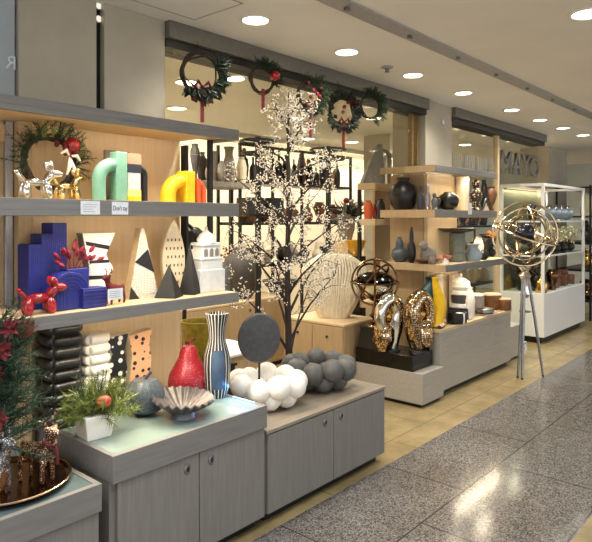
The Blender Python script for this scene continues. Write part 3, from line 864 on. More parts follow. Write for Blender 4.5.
# round speckled apple
x, w, zt = span(125, 165, 368, 2.37)
t = thing('apple_sculpture', 'round slate grey speckled apple sculpture with a slanting dark stem', 'sculpture', (x, 2.37, ZM))
r = w/2
obj('fruit', lathe(B(), [(r*.35, 0), (r*.8, r*.25), (r, r*.8), (r*.93, r*1.3), (r*.6, r*1.72), (r*.25, r*1.78), (.0, r*1.68)], 32), M_SLATE, t)
obj('stem', tube(B(), [(0, 0, r*1.66), (r*.1, 0, r*1.85), (r*.35, 0, r*2.02)], [.006, .006, .008], 8), M_NAVY, t)
# red pear
x, w, zt = span(162, 203, 342, 2.50); h = zt-ZM
t = thing('pear_sculpture', 'glossy red speckled pear sculpture behind the silver shell bowl', 'sculpture', (x, 2.45, ZM))
r = w/2
obj('fruit', lathe(B(), [(r*.4, 0), (r*.85, h*.08), (r, h*.25), (r*.93, h*.42), (r*.68, h*.60), (r*.46, h*.76), (r*.42, h*.86), (r*.3, h*.95), (0, h*.97)], 32), M_REDP, t)
obj('stem', tube(B(), [(0, 0, h*.95), (.004, 0, h*1.02), (.02, 0, h*1.07), (.045, 0, h*1.06)], [.005, .005, .006, .005], 8), M_MAROON, t)
lf = B(); leaf(lf, (0, 0, h*.98), (-.8, -.2, .5), .035, .012); obj('leaf', lf, M_MAROON, t)
# striped vase
x, w, zt = span(204, 231, 313, 2.33); h = zt-ZM; r = w/2
t = thing('striped_vase', 'tall navy vase with white vertical stripes at the right end of the glass top', 'vase', (x-.004, 2.33, ZM))
obj('body', lathe(B(), open_prof([(.72, 0), (.92, .12), (1, .36), (.95, .5), (.66, .66), (.6, .72), (.66, .84), (.86, .985), (.9, 1)], r, h), 44), M_STRIPE, t)
obj('glazed_panel', lathe(B(), [(r*.925, h*.12), (r*1.006, h*.36), (r*.957, h*.5), (r*.80, h*.575), (r*.78, h*.575)], 44, Matrix.Rotation(-.62, 4, 'Z') @ Matrix.Diagonal((.84, 1.01, 1, 1)) @ Matrix.Translation((0, -.003, 0))), mat('navy_glaze', (70, 90, 116), .2, 0, .1, 12), t)
# shell bowl
p = at(186, 418, Z=ZM)
Y = p.y+.02
x, w, zt = span(154, 222, 384, Y); r = w/2
t = thing('shell_bowl', 'pewter scalloped shell bowl on a small foot on the lit glass', 'bowl', (p.x, Y, ZM), .35)
bm = B(); N = 176; nf = 22; hb = .105
rows = []
for q in (.0, .2, .45, .7, .88, 1.0):
    row = []
    for i in range(N):
        a = 2*PI*i/N; wv = .5+.5*math.cos(nf*a)
        rr = r*(.28+.72*q)*(1+.05*q*(wv-.5)); zz = .024+hb*(q**1.2)*.62-q*.010*(wv-.5)+q*.016*math.sin(a-.3)
        row.append((rr*math.cos(a), rr*math.sin(a)*.86, zz))
    rows.append(row)
inn = [[(x_*.985, y_*.985, z_+.006) for x_, y_, z_ in row] for row in rows]
full = [[bm.verts.new(v) for v in row] for row in rows+inn[::-1]]
for a_, b_ in zip(full, full[1:]):
    for i in range(N): bm.faces.new((a_[i], a_[(i+1) % N], b_[(i+1) % N], b_[i]))
bm.faces.new(full[0][::-1]); bm.faces.new(full[-1])
obj('bowl', bm, mat('pewter', (98, 92, 90), .42, .5, .12, 30), t, 0, 30)
obj('foot', lathe(B(), [(r*.34, 0), (r*.33, .012), (r*.26, .028)], 28), mat('pewter_foot', (120, 124, 134), .4, .6, .1), t)
# planter with pine and pomegranate
p = at(101, 438.5, Z=ZM)
t = thing('planter_box', 'small white tapered planter of pine sprays with a red pomegranate', 'planter', (p.x-.002, p.y+.05, ZM), -.1)
bm = B(); w0, w1, hz = .052, .066, .10
v0 = [(-w0, -w0), (w0, -w0), (w0, w0), (-w0, w0)]; v1 = [(-w1, -w1), (w1, -w1), (w1, w1), (-w1, w1)]
a_ = [bm.verts.new((x_, y_, 0)) for x_, y_ in v0]; b_ = [bm.verts.new((x_, y_, hz)) for x_, y_ in v1]
bm.faces.new(a_[::-1]); bm.faces.new(b_)
for i in range(4): bm.faces.new((a_[i], a_[(i+1) % 4], b_[(i+1) % 4], b_[i]))
obj('pot', bm, M_WHITE, t, .003)
bm = B()
for i in range(90):
    a = R.uniform(0, 6.28); el = R.uniform(-.25, 1.2)
    d = Vector((math.cos(a)*math.cos(el), math.sin(a)*math.cos(el)*.8, math.sin(el)))
    frond(bm, (R.uniform(-.05, .05), R.uniform(-.04, .04), hz-.008+R.uniform(0, .02)), d, R.uniform(.08, .155), 14, .05, .0017)
stuff(obj('pine_sprays', bm, M_PINE, t))
bm = B()
for i in range(12):
    d = Vector((R.uniform(-.5, .5), R.uniform(-.3, .3), 1)).normalized()
    frond(bm, (R.uniform(-.04, .04), R.uniform(-.03, .03), hz), d, R.uniform(.12, .18), 12, .03, .0013)
stuff(obj('fir_sprays', bm, M_FIR, t))
bm = B(); ball(bm, (.012, -.065, hz+.055), .027, (1.15, 1, .9)); lathe(bm, [(.006, 0), (.012, .014)], 8, Matrix.Translation((.012, -.09, hz+.055)) @ Matrix.Rotation(PI/2, 4, 'X'))
obj('pomegranate', bm, M_POM, t)
bm = B()
for i in range(9): ball(bm, (R.uniform(-.05, .04), R.uniform(-.07, -.02), hz+R.uniform(.01, .07)), .0085, (1, 1, 1.2), None, 8, 6)
obj('dark_cones', bm, M_VINE, t)
# silvery twig lying between planter and black vase
p = at(62, 407, Z=ZM)
bm = B()
for k in range(7):
    b0 = Vector((R.uniform(-.07, .08), R.uniform(-.02, .03), R.uniform(.01, .05))); d = Vector((R.uniform(-1, 1), R.uniform(-.4, .4), R.uniform(0, .5))).normalized()
    tube(bm, [b0, b0+d*.05+Vector((0, 0, .01)), b0+d*.1], [.0035, .003, .002], 5)
tag(obj('silver_twig', bm, M_STEEL, None, 0, 40, (p.x+.005, p.y-.06, ZM)), 'silvery branched twig lying in front of the black stacked vase', 'twig')

# ================================================================ lower left corner: tray, ornaments, fir
ZL = .5105
tc = Vector((.985, 2.285, ZL))
t = thing('serving_tray', 'round bronze mirrored tray on the lowest corner cabinet', 'tray', tc)
r = .222
obj('dish', lathe(B(), [(r*.8, 0), (r*.93, .006), (r, .022), (r*.985, .024), (r*.92, .011), (r*.5, .008), (0, .008)], 64), M_BRONZE, t)
obj('rim', ring(B(), (0, 0, .023), r, .004, 'Z', seg=64), mat('pale_rim', (190, 160, 130), .25, 1.), t)
M_SEQ = spots('bronze_sequins', (92, 64, 46), (236, 206, 180), 150, .34)
M_SEQ.node_tree.nodes['Principled BSDF'].inputs['Metallic'].default_value = .75
M_SSEQ = spots('silver_sequins', (120, 120, 126), (240, 240, 244), 130, .34)
M_SSEQ.node_tree.nodes['Principled BSDF'].inputs['Metallic'].default_value = .75
p = at(39, 486, Z=ZL+.01)
reindeer('reindeer_ornament', 'bronze sequinned reindeer with red scarf standing on the round tray', (p.x+.02, p.y+.06, ZL+.009), .265, M_SEQ, -PI/2+.25, scarf=M_REDM)
p = at(0, 494, Z=ZL+.01)
reindeer('reindeer_ornament', 'silver sequinned reindeer at the left picture edge on the tray', (p.x, p.y+.06, ZL+.009), .25, M_SSEQ, -PI/2+.3)
p = at(53, 470, Z=ZL+.01)
reindeer('reindeer_ornament', 'bronze sequinned fawn behind the larger bronze reindeer on the tray', (p.x+.02, p.y+.08, ZL+.009), .15, M_SEQ, -PI/2-.3)
# fir arrangement
t = thing('fir_arrangement', 'tall dark fir bouquet with red flowers at the left picture edge', 'christmas greenery', (.925, 2.25, ZL+.0095))
obj('vase', lathe(B(), open_prof([(.6, 0), (1, .3), (.9, .7), (.6, .9), (.7, 1)], .05, .15), 24), M_BROWN, t)
bm = B()
tops = []
for i in range(130):
    z0 = R.uniform(.14, .60); a = R.uniform(0, 6.28)
    d = Vector((math.cos(a), -abs(math.sin(a))-.15 if z0 > .3 else math.sin(a), R.uniform(-.2, 1.1)))
    frond(bm, (R.uniform(-.02, .02), R.uniform(-.02, .02), z0), d, R.uniform(.12, .21)*(1.3-z0), 16, .042, .0016)
tube(bm, [(0, 0, .05), (0, 0, .4), (.01, 0, .68)], [.008, .006, .003], 6)
stuff(obj('fir_branches', bm, M_PINED, t))
bm = B()
for i in range(22):
    z0 = R.uniform(.2, .6); a = R.uniform(-2.2, .6)
    d = Vector((math.cos(a), math.sin(a), R.uniform(.3, 1.3)))
    frond(bm, (0, 0, z0), d, R.uniform(.1, .19), 14, .035, .0012)
stuff(obj('light_branches', bm, M_FIR, t))
for k, (dx, dy, dz) in enumerate(((-.03, -.13, .53), (-.06, -.12, .45), (.0, -.11, .60), (-.05, -.14, .30))):
    fl = B(); c0 = Vector((dx, dy, dz))
    for j in range(9):
        a = 2*PI*j/9; leaf(fl, c0, (math.cos(a), -.45, math.sin(a)), .042, .013)
    ball(fl, c0, .01)
    obj('red_flower', fl, M_MAROON, t)
bm = B()
for k in range(6):
    a = 1.0+k*.25
    leaf(bm, (.06, -.02, .50), (math.cos(a)*.8+.3, -.3, math.sin(a)), .13, .03)
obj('russet_leaves', bm, mat('russet_leaf', (112, 52, 36), .5, 0, .2), t)

# ================================================================ on the middle cabinet
ZK = .467
def ball_bowl(name, label, p0, p1, top, bot, m, n):
    b = at((p0+p1)/2, bot, Z=ZK); Y = b.y+.075
    x, w, zt = span(p0, p1, top, Y)
    t = thing(name, label, 'bowl', (x, Y, ZK))
    R_ = w/2; br = R_*.285
    for lvl, (rad, z, cnt, off, q) in enumerate(((R_-br, R_*.55, n, .1, 1), (R_*.52, R_*.29, n-2, .4, .95), (R_*.22, br*.95, 4, 0, .95))):
        for i in range(cnt):
            a = 2*PI*i/cnt+off
            obj('ball', ball(B(), (rad*math.cos(a), rad*math.sin(a), z+br*.16*math.sin(i*2.3)*(lvl == 0)), br*q, (1, 1, 1), None, 20, 14), m, t)
    obj('bowl_floor', lathe(B(), [(R_*.2, 0), (R_*.42, br*.5), (R_*.4, br*.9), (0, br*.7)], 24), m, t)
ball_bowl('ball_bowl', 'white bowl formed of balls on the middle cabinet', 227, 309, 371, 411, M_WHITE, 9)
ball_bowl('ball_bowl', 'dark grey bowl formed of balls right of the white one', 281, 358, 357, 393, mat('dark_balls', (84, 84, 82), .55, 0, .12, 25), 9)
Y = 2.36
x, w, zt = span(238.5, 280, 313, Y)
_, _, zb = span(238, 280, 363, Y)
t = thing('disc_sculpture', 'matt charcoal disc on a thin post behind the white ball bowl', 'sculpture', (x, Y, ZK), -.55)
obj('base', lathe(B(), [(.05, 0), (.05, .012), (.012, .016)], 24), M_DARKG, t, .001)
obj('post', tube(B(), [(0, 0, .012), (0, 0, zb-ZK+.03)], .0065, 8), M_BLACK, t)
obj('disc', lathe(B(), [(0, -.02), (.6, -.018), (.94, -.012), (1, 0), (.94, .012), (.6, .018), (0, .02)], 40, Matrix.Translation((0, 0, (zt+zb)/2-ZK)) @ Matrix.Rotation(PI/2, 4, 'X') @ Matrix.Diagonal((w/2*1.06, (zt-zb)/2, 1, 1))), M_DARKG, t)
p = at(258, 393, Y=2.30)
t = thing('knot_ornament', 'white knotted coral ornament beneath the charcoal disc', 'ornament', (p.x+.05, 2.43, ZK))
bm = B()
for k in range(3):
    tube(bm, [(.075*math.cos(a*2*PI/24+k)*(1+.2*math.sin(3*a*2*PI/24)), .018*math.sin(a*2*PI/24*2+k), .045+.03*math.sin(a*2*PI/24+k*2.1)) for a in range(24)], .013, 8, True)
obj('knot', bm, M_CERAM, t)

# ---------------------------------------------------------------- white blossom tree on the floor behind
TY = 2.60
tx = X(287, TY)
t = thing('blossom_tree', 'tall slim black tree covered in tiny white blossoms behind the disc', 'tree', (tx, TY, 0))
HT = at(285, 92, Y=TY).z
pts = [(.012*math.sin(i*1.3), .01*math.cos(i*1.1)-.01, HT*i/9) for i in range(10)]
obj('trunk', tube(B(), pts, [.030-.0026*i for i in range(10)], 10), M_BARK, t)
obj('base_plate', lathe(B(), [(.11, 0), (.11, .012), (.04, .02)], 32), M_BLACK, t)
ends = []
def lim(p):
    p.y = max(-.42, min(.14 if p.z < 2.0 else -.02, p.y)); return p
lv = [(.60, .40), (.64, .42), (.70, .36), (.76, .44), (.82, .38), (.88, .42), (.94, .42), (1.0, .42), (1.06, .40), (1.12, .42), (1.18, .38), (1.25, .4), (1.32, .38), (1.38, .38), (1.45, .38), (1.52, .36), (1.6, .36), (1.68, .32), (1.76, .30), (1.84, .22), (1.92, .2), (2.0, .15), (2.06, .12), (2.12, .09)]
for i, (z, L_) in enumerate(lv):
    a = i*2.4+.4
    d = Vector((math.cos(a), math.sin(a)*.8, 0))
    k = z/HT*9; j = min(8, int(k)); b0 = Vector(pts[j]).lerp(Vector(pts[j+1]), k-j)
    rise = .46 if z < 1.0 else (.30 if z < 1.6 else .14)
    p1 = lim(b0+d*L_*.45+Vector((0, 0, rise*.55))); p2 = lim(b0+d*L_+Vector((0, 0, rise)))
    bm = B()
    tube(bm, [b0, b0.lerp(p1, .5)+Vector((0, 0, .015)), p1, p1.lerp(p2, .6), p2], [.010, .008, .006, .004, .0025], 6)
    sp_ = .11 if z < 1.6 else .07
    for q in range(11):
        s = p1.lerp(p2, R.uniform(.15 if z < 1.0 else -.2, 1)) if q else p2
        e = lim(s+d*R.uniform(-.02, .08)+rdir()*sp_)
        tube(bm, [s, (s+e)/2+Vector((0, 0, .012)), e], [.0026, .002, .0012], 4)
        ends += [e, s.lerp(e, .75), s.lerp(e, .5)]
        for w_ in range(2):
            e2 = lim(e+rdir()*.06); tube(bm, [e, e2], [.0014, .001], 4); ends += [e2, e.lerp(e2, .5)]
    obj('branch', bm, M_BARK, t)
ends += [Vector((R.gauss(0, .035), R.gauss(0, .03), HT+R.uniform(-.18, .02))) for _ in range(120)]
tb = ico(B(), (0, 0, 0), 1, 1); iv = [v.co.copy() for v in tb.verts]; fi = [[v.index for v in f.verts] for f in tb.faces]; tb.free()
vs = []; fs = []
for e in ends:
    for _ in range(3):
        q = lim(e+rdir()*R.uniform(0, .022)); r_ = R.uniform(.003, .0056); n0 = len(vs)
        vs += [q+v*r_ for v in iv]; fs += [[n0+i for i in f] for f in fi]
me = bpy.data.meshes.new('blossoms'); me.from_pydata(vs, [], fs); me.materials.append(M_BLOS)
o = bpy.data.objects.new('blossoms', me); COL.objects.link(o); o.parent = t; stuff(o)

# ================================================================ hanging wreaths
YW = 2.60
WR = [(201, 73, 25, 'largest holly wreath with a red bow nearest the stone pillar', 'holly', True, .17),
      (262, 80, 17, 'bare vine wreath with a red bauble, second from the pillar', 'fir', False, .12),
      (309, 95, 17, 'loose green wreath with dark red flowers, third from the pillar', 'fir', True, .20),
      (342, 112, 18, 'bushy wreath with a long dark red bow, fourth from the pillar', 'holly', True, .16),
      (370, 107, 15, 'smallest ragged wreath at the right end of the row', 'fir', False, 0)]
for i, (px, py, pr, lb, kind, bow, tail) in enumerate(WR):
    p = at(px, py, Y=YW); a = (px-HX)/FP; tt = YW/(SF-CF*a); rad = pr*tt/FP*.78
    w_ = wreath('hanging_wreath', lb, p, rad, (150, 90, 110, 170, 110)[i], -.35, bow, None if i != 1 else (.35, .032), tail, 'wreaths hanging under the shutter box', kind, ((-2.2, .6), (-.2, 1.8), (-2, 1.6), (-3, 3), (-1.4, 2.2))[i])
    obj('hanger', tube(B(), [(0, 0, rad), (0, .03, rad+.03), (0, .055, 2.50-p.z)], .002, 5), M_BLACK, w_)
    if i in (2, 3):
        for q in range(7): obj('red_bloom', ball(B(), (R.uniform(-.3, 1)*rad, -rad*.3, R.uniform(-.2, .9)*rad), .014, (1, .8, 1), None, 8, 6), M_MAROON, w_)

# ================================================================ right shelf unit wrapped round the second pillar
YF2, XL2, XR2 = 2.484, 4.65, 5.95
t = thing('display_shelving', 'right shelf unit of three boards wrapped around the second stone pillar', 'shelf unit', (0, 0, 0))
obj('back_panel', box(B(), 4.84, 5.42, 2.66, 2.695, .02, 1.906), M_OAK, t, .002)
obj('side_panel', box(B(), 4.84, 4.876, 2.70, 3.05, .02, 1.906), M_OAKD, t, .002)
for z0, z1, yf, xr in ((1.907, 1.963, YF2, XR2), (1.513, 1.580, YF2, XR2), (1.050, 1.108, 2.385, 5.98)):
    bm = B(); slab(bm, [(XL2, yf), (xr, yf), (xr, 2.656), (4.836, 2.656), (4.836, 3.04), (XL2, 3.04)], z0+.022, z1)
    box(bm, XL2, xr, yf, yf+.018, z0, z0+.0225); box(bm, XL2, XL2+.018, yf+.018, 3.04, z0, z0+.0225)
    b = obj('shelf_board', bm, M_GREYH, t, .0015)
    obj('end_veneer', box(B(), XL2-.002, XL2, yf+.002, 3.038, z0, z1), M_OAKD, b)
    bb = B(); slab(bb, [(XL2+.019, yf+.019), (xr-.004, yf+.019), (xr-.004, 2.654), (4.834, 2.654), (4.834, 3.036), (XL2+.019, 3.036)], z0+.018, z0+.022)
    obj('underside', bb, M_OAKH, b)
    if z0 < 1.6:
        bb = B(); slab(bb, [(XL2+.002, yf+.012), (xr-.002, yf+.012), (xr-.002, 2.654), (4.834, 2.654), (4.834, 3.038), (XL2+.002, 3.038)], z1, z1+.001)
        obj('top_veneer', bb, M_OAKH, b)
    strip(4.9, 5.85, yf+.032, z0+.017, 4.5, b, tilt=-.55)
# counter under it
t = thing('display_counter', 'grey counter under the right shelf unit holding canisters and the yellow vase', 'counter', (0, 0, 0))
obj('body', box(B(), 4.60, 6.12, 2.41, 2.655, .05, .545), M_PALEG, t, .002)
obj('top', box(B(), 4.59, 6.13, 2.40, 2.656, .545, .573), M_OAKH, t, .002)
obj('plinth', box(B(), 4.64, 6.1, 2.45, 2.64, 0, .05), M_BLKM, t)
t = thing('low_box', 'small grey box with a white round emblem at the counter right end', 'box', (0, 0, 0))
p0 = at(515, 370, Z=.0); 
obj('body', box(B(), 6.14, 6.62, 2.47, 2.66, .03, .36), M_PALEG, t, .003)
obj('plinth', box(B(), 6.17, 6.6, 2.5, 2.64, 0, .03), M_BLKM, t)
q = at(525, 346, Y=2.469)
e = obj('emblem', ring(B(), q, .05, .006, 'Y', seg=28), M_PAPER, t)
obj('emblem_star', prism(B(), [(q.x+.032*(1 if i % 2 else .5)*math.cos(i*PI/5), q.z+.032*(1 if i % 2 else .5)*math.sin(i*PI/5)) for i in range(10)], 2.466, 2.4695), M_PAPER, e)
# plinth and black tray
t = thing('low_plinth', 'low pale grey plinth carrying the black tray of chrome sculptures', 'plinth', (0, 0, 0))
obj('body', box(B(), 4.235, 4.585, 2.37, 3.03, .03, .275), M_PALEG, t, .003)
obj('toe_kick', box(B(), 4.26, 4.56, 2.40, 3.0, 0, .03), M_BLKM, t)
t = thing('black_tray', 'long black gloss tray lying on the low grey plinth', 'tray', (0, 0, 0))
bm = B(); box(bm, 4.24, 4.565, 2.46, 3.02, .276, .40); obj('block', bm, mat('black_gloss', (14, 13, 13), .18, 0, .05), t, .004)
t = thing('black_pedestal', 'black tapered pedestal under the bronze bowl armillary', 'pedestal', (0, 0, 0))
x, w, zt = span(355, 386, 328, 2.86)
prof = [(.135, .401), (.125, .45), (.11, zt-.03), (.115, zt)]
obj('column', lathe(B(), [(r_*1.15, z_-.401) for r_, z_ in prof], 4, Matrix.Translation((4.355, 2.90, .401)) @ Matrix.Rotation(PI/4, 4, 'Z')), M_BLACK, t, .004, 20)
# bronze armillary bowl on the pedestal
zp = zt
t = thing('armillary_bowl', 'dark bronze armillary sculpture with crossed rings on the black pedestal', 'sculpture', (4.355, 2.90, zp+.001))
zc = at(370, 283, Y=2.90).z-zp; rr = .205
obj('foot', lathe(B(), [(.075, 0), (.07, .01), (.03, .03), (.018, .06), (.05, .085), (.025, .11), (.018, zc-rr+.01)], 24), M_BRONZE, t)
M_DBRZ = mat('dark_bronze', (92, 78, 66), .2, 1., .15)
for ax, tl, ta, rf, sp in (('Z', 0, 'X', 1, 0), ('Y', 0, 'X', 1, .6), ('X', 0, 'Y', .96, .6), ('Y', .6, 'X', .9, .2), ('X', .5, 'Y', .85, 1.2)):
    obj('ring', ring(B(), (0, 0, zc), rr*rf, .009, ax, tl, ta, 44, 8, sp), M_DBRZ if ax == 'Z' else M_BRONZE, t)
obj('bowl', lathe(B(), [(.02, zc-rr*.75), (rr*.5, zc-rr*.62), (rr*.8, zc-rr*.2), (rr*.88, zc), (rr*.84, zc), (rr*.74, zc-rr*.2), (rr*.4, zc-rr*.55), (0, zc-rr*.6)], 36), M_CHROME, t)
obj('lid_dome', lathe(B(), [(rr*.86, zc+.02), (rr*.7, zc+.06), (rr*.3, zc+.09), (0, zc+.10)], 32), mat('dark_mirror', (60, 62, 62), .1, 1.), t)
# chrome sculptures on the tray
M_MIX = spots('mirror_mosaic', (150, 112, 62), (240, 232, 214), 60, .4)
M_MIX.node_tree.nodes['Principled BSDF'].inputs['Metallic'].default_value = 1.
M_MIX.node_tree.nodes['Principled BSDF'].inputs['Roughness'].default_value = .12
def swirl(label, p0, p1, top, Y, side, m):
    x, w, zt = span(p0, p1, top, Y); zb = .401; h = zt-zb
    t = thing('swirl_sculpture', label, 'sculpture', (x, Y, zb), -.25)
    obj('base', lathe(B(), [(w*.26, 0), (w*.24, .012), (w*.1, .016)], 24), M_BLACK, t)
    bm = B(); pts = []; rs = []
    for i in range(34):
        u = i/33
        if u < .4:
            v = u/.4; pts.append((side*(-w*.02-w*.16*math.sin(v*PI*.5)), .01, .014+h*.52*v)); rs.append(w*(.17+.10*v))
        else:
            v = (u-.4)/.6; a = PI-v*PI*1.65
            pts.append((side*(w*.10+w*.34*math.cos(a)), 0, h*.60+h*.30*math.sin(a))); rs.append(w*(.25-.15*v))
    tube(bm, pts, rs, 16); obj('loop', bm, m, t, 0, 70)
    bm = B(); tube(bm, [(side*w*.2, .02, .014), (side*w*.26, .02, h*.2), (side*w*.2, .02, h*.42), (side*w*.05, .02, h*.5)], [w*.22, w*.33, w*.30, w*.12], 16)
    obj('fold', bm, M_MIX, t, 0, 70)
    obj('sphere', ball(B(), (side*w*.12, 0, h*.60), w*.13, u=20, v=14), M_GOLD, t)
swirl('tall chrome loop sculpture nearest the counter, with gold mosaic fold', 400, 436, 291, 2.53, 1, M_MIX)
swirl('silver loop sculpture left of the gold mosaic one on the black tray', 374, 409, 294, 2.72, -1, M_CHROME)

# ---------------------------------------------------------------- things on the right unit
ZA, ZB_, ZC_ = 1.582, 1.110, .574
def V(label, p0, p1, top, Y, Z, prof, m, name='vase', cat='vase', **k): return vessel(name, label, cat, p0, p1, top, Y, Z, prof, m, **k)
V('big black lidded jar at the left back of the middle right board', 389, 417, 178, 2.86, ZA, P_JAR, M_BLACK, 'jar', 'jar')
V('slim dark bottle beside the big black jar, smoky glass', 417, 425, 186, 2.69, ZA, P_BOTTLE, M_DARKG, 'bottle')
V('silvery dark figure vase, first of the little cluster at the board corner', 424, 431, 184, 2.66-.06, ZA, P_FIG, M_STEEL, 'figurine', 'ornament')
V('short pewter figure at the board corner beside the silvery figure', 431, 438, 193, 2.55, ZA, P_FIG, M_MIDG, 'figurine', 'ornament')
V('round black vase in front of the lit panel on the middle right board', 438, 459, 192, 2.58, ZA, P_ROUND, M_BLACK)
V('ivory fluted vase right of the round black vase', 456, 469, 177, 2.60, ZA, P_CYL, M_FLUTE)
V('dark carved totem with pale patches on the middle right board', 469, 483, 179, 2.60, ZA, P_FIG, spots('patched_dark', (36, 28, 24), (190, 166, 138), 40, .3), 'totem', 'ornament')
V('dark brown squat vase at the right end of the middle right board', 484, 497, 187, 2.60, ZA, P_URN, M_BROWN)
x, w, zt = span(476, 498, 197, 2.53)
t = thing('curved_ornament', 'black and white curved ornament at the front of the middle right board', 'ornament', (x, 2.53, ZA))
tube_pts = [(-w*.45+w*.9*i/10, 0, .012+(zt-ZA)*math.sin(PI*i/10)*.8) for i in range(11)]
obj('black_arc', tube(B(), tube_pts, .012, 8), M_BLACK, t)
obj('white_wing', prism(B(), [(-w*.3, .004), (0, (zt-ZA)*.7), (w*.4, .004)], .014, .024), M_WHITE, t)
card('white card stuck on the edge of the middle right board', 466, 474, 203, 214.5, YF2-.002)
V('dark pewter squat pot between the figures and the round black vase', 433, 441, 197, 2.63, ZA, P_URN, M_DARKG, 'pot', 'pot')
V('black tall vase behind the carved totem on the middle right board', 480, 488, 180, 2.63, ZA, P_TALL, M_BLACK)
# lower right board
V('black carved urn behind the drum bowl on the lower right board', 480, 492, 236, 2.62, ZB_, P_URN, M_BLACK, 'urn', 'urn')
V('small taupe cup in front of the pale gourd on the lower right board', 428, 436, 257, 2.53, ZB_, P_CYL, M_TAUPE, 'cup', 'cup')
V('slate grey gourd vase at the left end of the lower right board', 391, 408, 237, 2.895, ZB_, P_GOURD, M_SLATE)
V('black gourd vase right of the slate grey one', 407, 416, 227, 2.745, ZB_, P_GOURD, M_BLACK)
x, w, zt = span(409, 433, 240, 2.6); 
t = thing('pale_gourd', 'pale speckled gourd leaning on its side over a brown bark dish', 'gourd', (4.76, 2.62, ZB_))
obj('dish', lathe(B(), [(.06, 0), (.10, .012), (.13, .035), (.12, .035), (.06, .02), (0, .018)], 24, Matrix.Diagonal((1.1, .8, 1, 1))), M_BROWN, t)
obj('gourd', lathe(B(), [(0, -.10), (.06, -.075), (.075, -.02), (.05, .03), (.03, .06), (.042, .085), (.03, .115), (0, .12)], 24, Matrix.Translation((0, 0, .095)) @ Matrix.Rotation(-.75, 4, 'Y')), M_GREYV, t)
x, w, zt = span(437, 479, 228, 2.53); s_ = w/42
t = thing('pedestal_bowl', 'wide dark shallow bowl standing on a green grey drum on the lower right board', 'bowl', (x, 2.54, ZB_))
obj('drum', lathe(B(), [(7*s_, 0), (8*s_, .004), (8*s_, .075), (7.4*s_, .08), (8*s_, .085), (8*s_, zt-ZB_-.05), (6*s_, zt-ZB_-.045)], 28), mat('green_grey_drum', (110, 116, 104), .4, 0, .1), t)
hb = zt-ZB_
obj('bowl', lathe(B(), [(5*s_, hb-.045), (13*s_, hb-.035), (19*s_, hb-.012), (20*s_, hb), (18.5*s_, hb), (12*s_, hb-.02), (0, hb-.028)], 36), M_GREYD, t)
x, w, zt = span(436, 456, 252, 2.44)
t = thing('blossom_dish', 'small white and pink flower shaped candle dish near the board corner', 'candle holder', (x-.01, 2.44, ZB_))
obj('stand', lathe(B(), [(.03, 0), (.026, .03), (.012, .04), (.02, .055)], 20), M_WHITE, t)
bm = B()
for i in range(8): leaf(bm, (0, 0, .055), (math.cos(i*PI/4), math.sin(i*PI/4), .3), .065, .02)
obj('petals', bm, M_PINK, t); obj('bud', ball(B(), (0, 0, .068), .012), M_MAROON, t)
V('pale blue jug on the lower right board right of the drum bowl', 464, 482, 244, 2.47, ZB_, P_WAIST, mat('pale_blue_glaze', (166, 182, 190), .3, 0, .05), 'jug', 'jug')
V('small dark globe vase at the right end of the lower right board', 478, 489, 250, 2.44, ZB_, P_ROUND, M_BLACK)
V('white milk glass vase behind the pale blue jug', 473, 484, 237, 2.58, ZB_, P_TALL, M_WHITE)
t = thing('orange_flowers', 'orange flower spray in a dark pot at the right end of the lower right board', 'flowers', (X(491, 2.60), 2.60, ZB_))
obj('pot', lathe(B(), open_prof(P_JAR, .05, .10), 20), M_BLACK, t)
bm = B()
for i in range(16): ball(bm, (R.uniform(-.05, .05), R.uniform(-.05, .03), R.uniform(.13, .25)), R.uniform(.014, .026), (1, 1, .8), None, 8, 6)
stuff(obj('orange_blooms', bm, mat('orange_petal', (222, 140, 50), .6, 0, .2), t))
bm = B()
for i in range(24): leaf(bm, (R.uniform(-.02, .02), R.uniform(-.02, .02), R.uniform(.09, .2)), Vector((R.uniform(-1, 1), R.uniform(-1, .2), R.uniform(0, 1))), .08, .014)
stuff(obj('leaves', bm, M_LEAF, t))
# on the counter
x, w, zt = span(430, 449, 277, 2.47); h = zt-ZC_
t = thing('twisted_vase', 'tall bright yellow twisted vase at the left end of the counter', 'vase', (4.675, 2.47, ZC_))
bm = B(); pts = []; rs = []
for i in range(15):
    u = i/14
    pts.append((.03*math.sin(u*5.2-.6)-.012, .008*math.cos(u*6), .002+h*u)); rs.append(w*(.21+.13*math.sin(u*PI*1.1+.4)))
tube(bm, pts, rs, 20); obj('body', bm, M_YEL, t, 0, 70)
obj('neck', lathe(B(), [(w*.14, h*.9), (w*.2, h*1.0), (w*.15, h*1.0), (w*.1, h*.93)], 16, Matrix.Translation((pts[-1][0], 0, 0))), M_YEL, t)
V('teal peacock glazed round vase behind the yellow twisted vase', 420, 441, 277, 2.60, ZC_, P_JAR, M_TEAL)
for lb, p0, p1, top, Yq in (('left cream slab vase against the lit panel on the counter', 428, 441, 274, 2.63), ('right cream slab vase against the lit panel on the counter', 444, 457, 274, 2.63)):
    x, w, zt = span(p0, p1, top, Yq)
    tt_ = thing('slab_vase', lb, 'vase', (x+.03, Yq-.02, ZC_))
    obj('body', box(B(), -w*.5, w*.5, -.02, .02, 0, zt-ZC_), M_CERAM, tt_, .006)
    obj('opening', box(B(), -w*.38, w*.38, -.01, .01, zt-ZC_, zt-ZC_+.0015), M_BROWN, tt_)
t = thing('shell_dish', 'white wavy dish with a dark brown underside at the counter left corner', 'dish', (4.70, 2.425+.02, ZC_))
t.location = (4.675, 2.455, ZC_)
bpy.data.objects.remove(t)
p = at(441, 331, Z=ZC_)
t = thing('shell_dish', 'white wavy dish with dark brown underside at the counter left corner', 'dish', (4.66, 2.435, ZC_))
